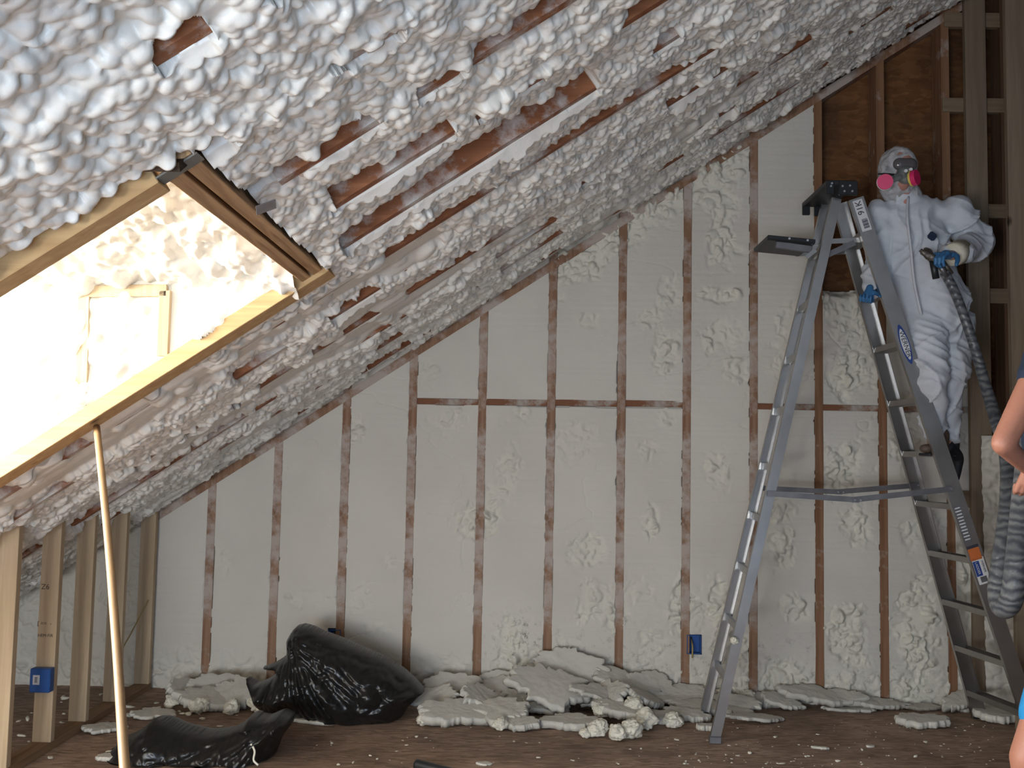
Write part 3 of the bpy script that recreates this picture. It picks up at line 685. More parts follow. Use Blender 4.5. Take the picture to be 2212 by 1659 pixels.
# lumpy foam in the lower right corner
foam_patch('corner_foam', (2.66, D-.05, 0), (1, -.25, 0), (0, 0, 1), (-.2, -1, 0), .42, 1.6, .008, wb, 27.0, .05, 1.2, lambda a, b: a < .30+.06*np.sin(b*5), mat='wall_foam')

# ================================================================== KNEE WALL (left)
KX = -2.23
kz = lambda: roofz(KX)+.02
knl = {4.27: 'pale knee-wall stud cut by the left edge of the picture', 4.66: 'pale knee-wall stud with lumber stamps and the blue outlet box', 5.02: 'pale knee-wall stud third from the left edge, dark knot half way up',
       5.42: 'knee-wall stud partly hidden by the leaning pole', 5.84: 'knee-wall stud against the gable wall with a yellow cable coming out'}
for y, lab in knl.items():
    s = tag(box('knee_wall_stud', KX-.089, KX, y, y+.038, .038, kz(), M['knee']), lab, 'stud', 'knee wall studs')
    if y == 4.66:
        for k, (tx, px, py, sz) in enumerate((('Z6', 98, 1268, .035), ('[ ==  -', 96, 1347, .026), ('HEM-FIR', 98, 1373, .020))):
            c = pY(px, py, y-.001); text('lumber_stamp', tx, c, (1, 0, 0), (0, 0, 1), sz, M['stamp'], s)
tag(box('knee_wall_plate', KX-.089, KX, 3.3, 5.88, 0, .038, M['plate']), 'tan bottom plate of the knee wall on the floor, dusted with crumbs', 'plate')
def outlet(c, w, hgt, d, lab, sticker=True):
    r = empty('outlet_box', c, lab, 'outlet box', 'blue outlet boxes')
    x, y, z = c; t = .004
    bm = bmesh.new(); add_box(bm, -w/2, w/2, 0, t, 0, hgt, .001)
    for b in ((-w/2, -w/2+t, -d, 0, 0, hgt), (w/2-t, w/2, -d, 0, 0, hgt), (-w/2, w/2, -d, 0, 0, t), (-w/2, w/2, -d, 0, hgt-t, hgt)): add_box(bm, *b)
    link('box_shell', bm_mesh('box_shell', bm), M['box_blue'], r, c)
    return r
# box nailed to the second knee-wall stud, its side toward the viewer
c = pY(95, 1466, 4.655)
ob = empty('outlet_box', (c.x, c.y, c.z-.055), 'blue plastic outlet box nailed to the stamped knee-wall stud', 'outlet box', 'blue outlet boxes')
bm = bmesh.new(); add_box(bm, -.046, .050, -.045, 0, 0, .110, .004); add_box(bm, .050, .054, -.05, -.035, .03, .08)
link('box_shell', bm_mesh('box_shell', bm), M['box_blue'], ob, (c.x, c.y, c.z-.055))
lb = box('box_sticker', c.x-.030, c.x+.002, c.y-.0465, c.y-.0455, c.z-.018, c.z+.026, M['label_white'], ob, 0)
text('sticker_print', '888', (c.x-.014, c.y-.0470, c.z+.004), (0, 0, 1), (-1, 0, 0), .018, M['ink'], lb)
for px, py, lab, wd in ((1499, 1392, 'blue outlet box in the foam beside the eighth gable stud', .085), (722, 1380, 'blue outlet box peeking above the standing garbage bag', .075)):
    c = pY(px, py, D)
    r = empty('outlet_box', (c.x, D, c.z-.055), lab, 'outlet box', 'blue outlet boxes')
    w = wd/2; bm = bmesh.new(); add_box(bm, -w, w, .05, .054, 0, .11)
    for b in ((-w, -w+.004, -.006, .05, 0, .11), (w-.004, w, -.006, .05, 0, .11), (-w, w, -.006, .05, 0, .004), (-w, w, -.006, .05, .106, .11)): add_box(bm, *b)
    link('box_shell', bm_mesh('box_shell', bm), M['box_blue'], r, (c.x, D, c.z-.055))
    tube('cable_end', [(c.x-.008, D+.05, c.z+.03), (c.x-.010, D-.012, c.z-.01), (c.x-.012, D-.02, c.z-.075)], .005, M['cable'], r, 8)
tb = tube('electric_cable', catmull([pY(320, 1296, 5.83), pY(300, 1335, 5.80), pY(282, 1370, 5.74), pY(262, 1410, 5.66), pZ(240, 1500, .02)], 6), .004, M['cable'], None, 8)
tag(tb, 'thin yellow cable sagging from a hole in the last knee-wall stud', 'cable')
# ================================================================== POLE
pt_ = pY(210, 899, 3.385); pt_.z = min(pt_.z, roofz(pt_.x)-.052)
pp = [pt_, pY(232, 1150, 2.92), pY(252, 1400, 2.5), pY(268, 1640, 2.16)]
last = pp[-1]; dv = (pp[-1]-pp[-2]).normalized(); pp.append(last+dv*(last.z/-dv.z*.55)); pp.append(Vector((pp[-1].x+.15, pp[-1].y-.42, .003)))
pole = tube('prop_pole', catmull(pp, 8), .0115, M['pole'], None, 20)
tag(pole, 'long thin varnished pole leaning up against the lower dormer beam', 'pole')

# ================================================================== LADDER
lad = empty('step_ladder', (1.9, 5.3, 0), 'tall aluminium step ladder standing open in front of the gable wall', 'ladder')
NR0, NR1 = pZ(1545, 1606), pY(1808, 428, 5.12)
FR0, FR1 = pZ(1519, 1552), pY(1784, 436, 5.46)
NF0, NF1 = pZ(2243, 1609), pY(1850, 428, 5.12)
FF0, FF1 = pZ(2112, 1552), pY(1812, 440, 5.46)
def rail(name, p0, p1, w, side, mat='alu'):
    return bar(name, p0+Vector((0, 0, .02)), p1, channel(w, .028, .003), side, M[mat], lad)
nr = rail('rail', NR0, NR1, .050, (1, 0, 0)); fr = rail('rail', FR0, FR1, .050, (-1, 0, 0))
nf = rail('rail', NF0, NF1, .078, (1, 0, 0), 'alu'); ff = rail('rail', FF0, FF1, .078, (-1, 0, 0))
for p in (NR0, FR0, NF0, FF0):
    box('foot', p.x-.03, p.x+.03, p.y-.012, p.y+.022, 0, .035, M['black_plastic' if p is not NR0 else 'alu_dull'], lad, .003)
def at_z(a, b, z): return a.lerp(b, (z-a.z)/(b.z-a.z))
for py in (528, 645, 757, 876, 988, 1099, 1212, 1324, 1430, 1535):
    z = pY(1950+(py-800)*.3, py, 5.32).z
    a = at_z(NF0, NF1, z); b = at_z(FF0, FF1, z)
    s = bar('step', a+Vector((0, .024, 0)), b-Vector((0, .024, 0)), [(-.040, -.002), (.040, -.002), (.040, -.030), (.037, -.030), (.037, -.005), (-.037, -.005), (-.037, -.032), (-.040, -.032)][::-1], (1, 0, 0), M['alu'], lad)
    gz_ = z - .02
for py in (540, 657, 772, 886, 1008, 1118, 1232, 1348, 1455):
    z = pY(1650, py, 5.3).z
    a = at_z(NR0, NR1, z); b = at_z(FR0, FR1, z)
    bar('rung', a+Vector((0, .012, 0)), b-Vector((0, .012, 0)), rect(.038, .016), (0, 0, 1), M['alu'], lad)
# top cap
ct = pY(1816, 393, 5.10); xl = pY(1785, 405, 5.10).x; xr = pY(1847, 405, 5.10).x
cap = box('top_cap', xl-.012, xr+.002, 5.065, 5.52, ct.z-.028, ct.z, M['black_plastic'], lad, .006)
for x0, x1, dz in ((xl-.012, xl+.03, .055), (xl+.055, xr+.002, .060)):
    for y0 in (5.06, 5.505): box('cap_bracket', x0, x1, y0, y0+.018, ct.z-dz-.02, ct.z-.004, M['black_plastic'], cap, .003)
for px, py in ((1795, 402), (1797, 396), (1820, 402), (1836, 401), (1824, 413), (1841, 413)):
    disc('rivet', pY(px, py, 5.058), (0, 1, 0), .0055, .006, M['rivet'], cap, 10)
# spreaders
for pts, w in (((pY(1658, 1066, 5.06), pY(1852, 1080, 5.06), pY(2057, 1056, 5.06)), .028), ((pY(1634, 1054, 5.56), pY(1815, 1063, 5.56), pY(1985, 1048, 5.56)), .028)):
    sp = bar('spreader', pts[0], pts[1]+Vector((.01, 0, 0)), rect(w, .006), (0, 0, 1), M['alu_dull'], lad)
    bar('spreader', pts[1]-Vector((.03, .004, 0)), pts[2]-Vector((0, .004, 0)), rect(w, .006), (0, 0, 1), M['alu_dull'], lad)
    for k in (-1, 1): disc('rivet', pts[1]+Vector((.014*k, -.009, 0)), (0, 1, 0), .005, .006, M['rivet'], sp, 10)
    disc('rivet', pts[2]+Vector((-.008, -.009, 0)), (0, 1, 0), .005, .006, M['rivet'], sp, 10)
# fold-out shelf
sh0 = pY(1657, 514, 5.16); sh1 = pY(1760, 524, 5.16); sx_ = sh1-sh0
shelf = bar('shelf', sh0+Vector((0, .15, 0)), sh1+Vector((0, .15, 0)), [(-.165, -.006), (-.15, -.012), (.15, -.012), (.165, -.006), (.165, .014), (-.165, .014)], (0, 1, 0), M['black_plastic'], lad, .003)
bar('shelf_rim', sh0+Vector((.05, .02, -.030)), sh1+Vector((-.01, .02, -.034)), rect(.012, .040), (0, 1, 0), M['alu_dull'], shelf, .003)
bm = bmesh.new()
cr_ = [Vector((math.cos(a)*.042, math.sin(a)*.05, 0)) for a in [2*PI*k/24 for k in range(25)]]
add_tube(bm, cr_, .006, 8)
link('shelf_ring', bm_mesh('shelf_ring', bm, True), M['black_plastic'], shelf, sh0+Vector((.15, .08, -.03)))
for k in (0, 1): disc('rivet', sh0+sx_*(.45+.38*k)+Vector((0, -.018, .004)), (0, 1, 0), .006, .006, M['rivet'], shelf, 10)
za = pY(1800, 521, 5.16).z
for dy in (.0, .31):
    bar('shelf_arm', sh1+Vector((-.02, dy, .002)), Vector((at_z(NF0, NF1, za).x-.015, 5.16+dy, za+.01)), rect(.026, .006), (0, 0, 1), M['alu'], lad)
bar('brace', pY(1776, 556, 5.16), pY(1846, 524, 5.16), rect(.030, .008), (0, 0, 1), M['alu_dull'], lad)
bar('brace', pY(1742, 556, 5.14), pY(1762, 540, 5.14), rect(.022, .008), (0, 0, 1), M['alu'], lad)
# labels on the near front rail
ra_ = (NF0-NF1).normalized()                     # down the rail
rs_ = Vector((ra_.y*0-ra_.z*1, 0, ra_.x)).normalized()
if rs_.x < 0: rs_ = -rs_
def on_rail(py, ds=0.0, out=.0015):
    z = pY(1850+(py-428)*.333, py, 5.1).z; p = at_z(NF0, NF1, z); return p+rs_*ds+Vector((0, -out, 0))
def rail_label(name, py0, py1, w, mat, ds=0, out=.0012, parent=None, pts=None):
    a, b = on_rail(py0, ds, out), on_rail(py1, ds, out); c = (a+b)/2; L = (b-a).length
    pts = pts or [(-L/2, -w/2), (L/2, -w/2), (L/2, w/2), (-L/2, w/2)]
    bm = bmesh.new(); f = [bm.verts.new(ra_*x+rs_*y) for x, y in pts]; g2 = [bm.verts.new(ra_*x+rs_*y+Vector((0, .0008, 0))) for x, y in pts]
    n = len(f); bm.faces.new(f); bm.faces.new(g2[::-1])
    for i in range(n): bm.faces.new((f[i], f[(i+1) % n], g2[(i+1) % n], g2[i]))
    return link(name, bm_mesh(name, bm), mat, parent or lad, c)
wl_ = rail_label('rating_label', 430, 496, .052, M['label_white'])
text('label_print', '91K', on_rail(447, 0, .0026), -ra_, -rs_, .047, M['ink'], wl_)
for k in range(9):
    rail_label('barcode', 471+k*2.2, 472.0+k*2.2+(k % 3)*.4, .030, M['ink'], .004, .0022, wl_)
L = (on_rail(785)-on_rail(699)).length
def lens(L, w, n=14): return [(L/2*math.cos(a), w/2*math.copysign(abs(math.sin(a))**1.3, math.sin(a))) for a in [2*PI*k/(2*n) for k in range(2*n)]]
lg = rail_label('logo_label', 699, 785, .05, M['label_blue'], pts=lens(L, .048))
rail_label('logo_panel', 712, 772, .024, M['label_white'], 0, .0022, lg, pts=[(x*.78, y*.60) for x, y in lens(L, .062)])
text('logo_text', 'WERNER', on_rail(742, 0, .0034), ra_, rs_, .036, M['ink'], lg)
il = rail_label('instruction_label', 1092, 1172, .036, M['alu_dull'], -.012)
for k in range(11): rail_label('instruction_line', 1096+k*6.8, 1098.5+k*6.8, .028+.004*(k % 2), M['label_white'], -.012, .0022, il)
rail_label('warning_label', 1180, 1186, .062, M['ink'], 0)
ol = rail_label('warning_label', 1186, 1212, .060, M['label_orange'], 0)
wl2 = rail_label('product_label', 1208, 1264, .062, M['label_white'], .004)
rail_label('product_panel', 1214, 1246, .032, M['label_blue'], -.010, .0022, wl2)
text('product_print', 'WERNER', on_rail(1228, .022, .0024), ra_, rs_, .016, M['ink'], wl2)
text('product_print', 'LADDER', on_rail(1229, -.010, .0032), ra_, rs_, .017, M['label_white'], wl2)
rail_label('barcode', 1248, 1260, .034, M['alu_dull'], .004, .0022, wl2)
# white spray crust on the step flanges
for py, px in ((650, 1888), (763, 1915), (664, 1880)):
    pass

# ================================================================== FOAM SCRAPS ON THE FLOOR
def scrap(px, py, rx, ry, th, lab, rot=0.0, tilt=(0, 0), z=0.0, seed=0, rag=.25, cat='foam scrap', grp='trimmed foam scraps', bend=.0, mat='scrap'):
    c = pZ(px, py); c.y = min(c.y, D-.04-ry*.75); na, nr = 120, 22; sd = seed+px*.013
    th_ = np.linspace(0, 2*PI, na, endpoint=False); rr = np.linspace(0, 1, nr)
    A, Rr = np.meshgrid(th_, rr)
    edge_ = 1+rag*fbm(np.cos(A)*1.9+sd, np.sin(A)*1.9, sd, 5)*2.6+.14*noise(np.cos(A)*7, np.sin(A)*7, sd)+.07*noise(np.cos(A)*17, np.sin(A)*17, sd)
    X = Rr*edge_*rx*np.cos(A); Y = Rr*edge_*ry*np.sin(A)
    top_ = th*(.75+.15*fbm(X*7+sd, Y*7, 1., 3))+.003*fbm(X*40, Y*40, sd, 3)+bend*(X/rx)**2
    lump = .25+.75*np.abs(noise(X*28, Y*28, sd+3))
    bot = bend*(X/rx)**2*.9-.25*th*lump
    cl = sstep(1.0, .95, Rr); top_ = bot+(top_-bot)*np.clip(.55+.45*cl, 0, 1)
    edge_l = .012*noise(A*9, sd, 2.0)*(Rr > .9)
    t = np.stack([X*(1+edge_l*6), Y*(1+edge_l*6), top_], -1).reshape(-1, 3); b = np.stack([X*(1-.06*lump*(Rr > .8)), Y*(1-.06*lump*(Rr > .8)), bot], -1).reshape(-1, 3)
    co = np.concatenate([t, b]); i = np.arange(na*nr).reshape(nr, na); j = np.roll(i, -1, 1)
    qt = np.stack([i[:-1], i[1:], j[1:], j[:-1]], -1).reshape(-1, 4); qb = (np.stack([i[:-1], j[:-1], j[1:], i[1:]], -1)+na*nr).reshape(-1, 4)
    qe = np.stack([i[-1], i[-1]+na*nr, j[-1]+na*nr, j[-1]], -1)
    Rm = np.array(Matrix.Rotation(rot, 3, 'Z') @ Matrix.Rotation(tilt[0], 3, 'X') @ Matrix.Rotation(tilt[1], 3, 'Y'))
    co = co @ Rm.T; co[:, 2] -= co[:, 2].min()
    co[:, 2] += z
    me = np_mesh('foam_scrap', co, np.concatenate([qt, qb, qe])); o = link('foam_scrap', me, M[mat], None, (c.x, c.y, 0))
    return tag(o, lab, cat, grp)
SCR = [(975, 1562, .20, .11, .05, 'long pale foam slab right beside the standing garbage bag', .25, (.35, .05), 0),
       (1085, 1562, .14, .10, .05, 'foam slab with a lumpy hanging edge in the pile', -.1, (.30, -.05), 0),
       (1060, 1520, .16, .10, .04, 'foam slab behind the front slabs at the pile left', .5, (.4, -.3), .0),
       (1185, 1540, .20, .15, .05, 'big flat foam sheet tilted on the middle of the pile', .2, (.55, .12), .03),
       (1265, 1520, .17, .12, .06, 'foam slab with a rough yellowish middle on the pile', -.3, (.6, .3), .05),
       (1350, 1525, .20, .10, .05, 'foam sheet sloping to the right at the pile back', .0, (.45, .3), .03),
       (1180, 1510, .16, .10, .05, 'foam sheet standing against the wall above the pile', .1, (.75, 0), .08),
       (1235, 1572, .17, .07, .045, 'thick white foam lip at the front of the pile', -.1, (.1, 0), 0),
       (1330, 1562, .14, .07, .05, 'rolled white foam edge on the front of the pile', -.25, (.15, .1), .03),
       (1420, 1560, .13, .06, .045, 'foam slab at the pile front, left of the ladder foot', .2, (.1, 0), 0),
       (1445, 1525, .20, .08, .03, 'thin pale foam sheet between the pile and the ladder', 0, (.2, .05), .02),
       (1540, 1540, .20, .09, .035, 'flat foam sheet under the rear ladder feet', 0, (.12, .02), .0),
       (1630, 1560, .17, .055, .02, 'thin foam strip pointing right from the ladder foot', .28, (.05, .1), .0),
       (1525, 1577, .05, .035, .03, 'small foam nub against the ladder foot', .1, (0, 0), .0),
       (1745, 1515, .22, .07, .04, 'long foam slab leaning at the wall between the ladder feet', -.12, (.35, .14), .02),
       (1650, 1520, .14, .06, .05, 'crumbly foam ridge along the wall behind the ladder', .1, (.3, 0), 0),
       (1835, 1535, .15, .05, .018, 'flat thin foam flake on the bare floor under the ladder', -.08, (.0, 0), 0),
       (1870, 1512, .16, .05, .03, 'foam slab along the wall under the tenth stud', .05, (.25, .1), .0),
       (1915, 1528, .04, .028, .03, 'small round foam lump at the end of the wall slabs', .0, (.0, .0), 0),
       (975, 1520, .17, .08, .03, 'broken foam sheet above the left slab of the pile', .2, (.6, -.1), .05),
       (1120, 1575, .10, .06, .04, 'small foam slab wedged at the front between two larger slabs', -.4, (.2, 0), 0),
       (1400, 1510, .16, .09, .03, 'foam sheet slumped against the wall under the seventh stud', .3, (.8, .1), .04),
       (1290, 1545, .15, .06, .03, 'thin foam sheet lying across the pile middle', .35, (.35, .2), .08),
       (1490, 1555, .12, .06, .035, 'foam slab touching the rolled edge left of the ladder foot', -.5, (.15, .1), 0),
       (1100, 1500, .18, .06, .03, 'foam sheet flat against the wall at the pile left', .0, (.9, 0), .05),
       (1150, 1535, .20, .12, .035, 'low foam sheet under the big tilted sheet', -.2, (.25, .1), .0),
       (1035, 1545, .16, .10, .04, 'foam sheet bridging the left slabs of the pile', .7, (.45, .2), .03),
       (1310, 1540, .16, .11, .04, 'foam slab filling the pile behind the rolled edge', -.6, (.5, -.25), .02),
       (1225, 1500, .19, .12, .03, 'highest foam sheet of the pile, leaning on the wall', -.15, (.95, .15), .07),
       (1395, 1545, .13, .08, .04, 'broken foam slab at the right shoulder of the pile', .9, (.4, .3), .02),
       (1470, 1515, .17, .07, .035, 'foam sheet lying along the wall left of the ladder foot', .1, (.45, 0), .01),
       (940, 1535, .13, .08, .03, 'foam slab tucked behind the standing garbage bag end', -.3, (.5, -.2), .02),
       (1590, 1535, .13, .07, .03, 'foam slab between the two rear ladder feet', -.5, (.35, .1), .01),
       (1800, 1520, .17, .06, .03, 'foam slab overlapping the long wall slab under the ladder', .15, (.4, -.1), .02),
       (1690, 1530, .12, .06, .03, 'foam slab at the start of the long wall slab', -.2, (.3, .2), .0),
       (1987, 1568, .135, .075, .040, 'thick pale foam block lying alone on the floor', .04, (.10, -.02), 0),
       (2150, 1556, .10, .09, .045, 'white foam block at the lower right by the ladder foot', .2, (.12, .0), 0),
       (2040, 1518, .12, .05, .04, 'foam fragment leaning below the last gable stud', .6, (.35, -.3), .0),
       (1970, 1520, .10, .04, .02, 'torn thin foam flake by the wall at the right', .0, (.1, 0), 0),
       (2085, 1530, .09, .04, .02, 'small foam slab between the right ladder feet', .1, (.1, 0), 0),
       (440, 1530, .16, .10, .05, 'whitish foam heap behind the flat garbage bag', .3, (.25, .1), 0),
       (520, 1525, .15, .09, .06, 'foam scrap left of the standing garbage bag', -.4, (.5, .1), 0),
       (400, 1512, .14, .07, .05, 'foam scrap by the foot of the gable corner', .9, (.5, .2), 0),
       (330, 1548, .12, .07, .02, 'flat foam flake right of the pole', .3, (.1, .05), 0),
       (470, 1510, .16, .06, .06, 'foam scrap leaning on the wall behind the bags', .1, (.6, .1), .02),
       (680, 1560, .14, .05, .02, 'foam flake showing between the two garbage bags', -.2, (.05, 0), 0),
       (225, 1580, .10, .06, .02, 'foam flake between the pole and the knee wall', .7, (.1, .05), 0),
       (235, 1640, .05, .035, .02, 'foam flake at the foot of the flat garbage bag', .2, (0, 0), 0),
       (1045, 1652, .035, .02, .012, 'small foam shred beside the black tube', .1, (0, 0), 0),
       (1772, 1618, .036, .012, .012, 'curled foam sliver on the floor under the ladder', -.3, (0, 0), 0),
       (1880, 1614, .020, .013, .012, 'small foam nub right of the curled sliver', .1, (0, 0), 0)]
for i, s in enumerate(SCR):
    px, py, rx, ry, th, lab, rot, tl, z = s
    scrap(px, py, rx, ry, th, lab, rot, tl, z, i*3.1, .22 if rx > .06 else .15)
def chunk(px, py, z, r, lab, seed, mat='scrap_skin', sc=(1, 1, .8), nm='foam_chunk', grp='lumpy foam chunks'):
    c = pZ(px, py); bm = bmesh.new(); bmesh.ops.create_icosphere(bm, subdivisions=5, radius=1)
    P_ = np.array([v.co[:] for v in bm.verts]); n = fbm(P_[:, 0]*1.3+seed, P_[:, 1]*1.3, P_[:, 2]*1.3, 2)*.5
    cell = np.abs(noise(P_[:, 0]*3.2+seed, P_[:, 1]*3.2, P_[:, 2]*3.2))
    rad = r*(1+n+.30*np.sqrt(cell))
    for v, q in zip(bm.verts, rad): v.co = Vector(v.co)*q
    for v in bm.verts: v.co = Vector((v.co.x*sc[0], v.co.y*sc[1], v.co.z*sc[2]))
    mz = min(v.co.z for v in bm.verts)
    for v in bm.verts: v.co.z += z-mz
    o = link(nm, bm_mesh(nm, bm, True), M[mat], None, (c.x, c.y, 0)); return tag(o, lab, 'foam chunk', grp)
CH = [(1290, 1592, 0, .045, 'rounded foam chunk at the very front of the pile'), (1335, 1600, 0, .040, 'knobbly foam chunk leading the pile toward the viewer'), (1362, 1596, 0, .050, 'large knobbly foam chunk beside the front chunk'),
      (1265, 1594, 0, .024, 'little pointed foam chunk left of the front chunks'), (1395, 1575, 0, .05, 'foam chunk behind the knobbly front chunks'), (1370, 1560, .04, .045, 'foam chunk sitting up on the pile front'),
      (1300, 1560, .03, .04, 'foam chunk tucked under the rolled edge'), (1455, 1572, 0, .04, 'foam chunk at the right end of the pile'), (1080, 1578, 0, .035, 'hanging foam nub under the left slab edge'),
      (915, 1568, 0, .03, 'foam chunk against the standing garbage bag'), (560, 1540, 0, .05, 'foam chunk in the heap left of the standing bag'), (430, 1540, 0, .045, 'foam chunk in the heap by the flat bag'),
      (500, 1545, 0, .04, 'ribbed foam chunk in the heap behind the flat bag'), (370, 1530, 0, .035, 'foam chunk near the gable corner'), (1560, 1520, .0, .045, 'foam chunk against the wall behind the ladder rail'),
      (1615, 1522, .0, .045, 'foam chunk at the wall right of the rear ladder foot'), (2060, 1532, 0, .04, 'foam chunk under the low last stud'), (2125, 1535, .0, .045, 'foam chunk behind the right ladder leg')]
for i, (px, py, z, r, lab) in enumerate(CH): chunk(px, py, z, r, lab, i*5.7)
ck = pY(1586, 1383, 5.04); o = chunk(1586, 1600, 0, .018, 'foam blob stuck on the near rear ladder rail', 99, nm='foam_blob', grp=None); o.location = (ck.x, ck.y-.01, ck.z-.02); 
# crumbs
protos = []
for k in range(6):
    bm = bmesh.new(); bmesh.ops.create_icosphere(bm, subdivisions=2, radius=1)
    P_ = np.array([v.co[:] for v in bm.verts]); n = 1+.55*noise(P_[:, 0]*1.6+k*7, P_[:, 1]*1.6, P_[:, 2]*1.6)
    for v, q in zip(bm.verts, n): v.co = Vector((v.co.x*q, v.co.y*q*.75, (v.co.z*q+.6)*.45))
    me = bm_mesh('foam_crumb', bm, True); me.materials.append(M['scrap_skin']); protos.append(me)
placed = []
rg = random.Random(5)
def crumb(x, y, s):
    o = bpy.data.objects.new('foam_crumb', rg.choice(protos)); COL.objects.link(o)
    o.location = (x, y, .0); o.rotation_euler = (0, 0, rg.uniform(0, 6.3)); o.scale = (s, s*rg.uniform(.6, 1), s*rg.uniform(.5, 1))
    for lim, lab, grp in ((-2.33, 'white foam crumb on the floor behind the knee wall', 'foam crumbs behind the knee wall'), (-1.0, 'white foam crumb on the floor between knee wall and garbage bags', 'foam crumbs around the bags'),
                          (.12, 'white foam crumb on the brown floor left of the pile front', 'foam crumbs left of the pile front'), (.95, 'white foam crumb on the brown floor between the foam pile and ladder foot', 'foam crumbs before the pile'),
                          (1.75, 'white foam crumb on the brown floor under the ladder, toward its rear foot', 'foam crumbs under the ladder'), (99, 'white foam crumb on the brown floor toward the right ladder foot', 'foam crumbs at the right')):
        if x < lim: tag(o, lab, 'foam crumb', grp); break
for px, py, s in ((717, 1606, .011), (900, 1592, .010), (920, 1594, .009), (870, 1600, .008), (878, 1610, .008), (857, 1623, .009), (800, 1633, .008), (763, 1648, .009), (731, 1652, .010), (815, 1640, .007),
                  (1163, 1637, .010), (1237, 1643, .010), (1335, 1650, .012), (1482, 1645, .010), (1462, 1599, .012), (1385, 1618, .009), (1110, 1602, .008), (1137, 1605, .008), (1442, 1616, .008),
                  (1620, 1628, .016), (1594, 1633, .011), (1675, 1593, .013), (1690, 1650, .016), (1733, 1660, .010), (1766, 1587, .010), (1965, 1541, .010), (1999, 1603, .013), (1978, 1635, .013), (1862, 1620, .010),
                  (1862, 1652, .010), (1810, 1645, .013), (1840, 1665, .011), (1656, 1650, .010), (1740, 1635, .009), (1745, 1634, .010), (1510, 1643, .009), (1480, 1650, .010), (1503, 1630, .007), (1575, 1611, .009), (1460, 1598, .009)):
    p = pZ(px, py); crumb(p.x, p.y, s)
for _ in range(185):
    px = rg.choice([rg.uniform(1450, 2150), rg.uniform(1450, 2150), rg.uniform(640, 2150)]); py = rg.uniform(1560, 1690)
    p = pZ(px, py); crumb(p.x, p.y, rg.uniform(.0025, .0065))
for _ in range(72):
    if rg.random() < .55: x, y = rg.uniform(-3.1, -2.35), rg.uniform(4.3, 5.8)
    else: x, y = rg.uniform(-2.2, -1.55), rg.uniform(4.45, 5.6)
    crumb(x, y, abs(rg.gauss(.010, .007))+.004)

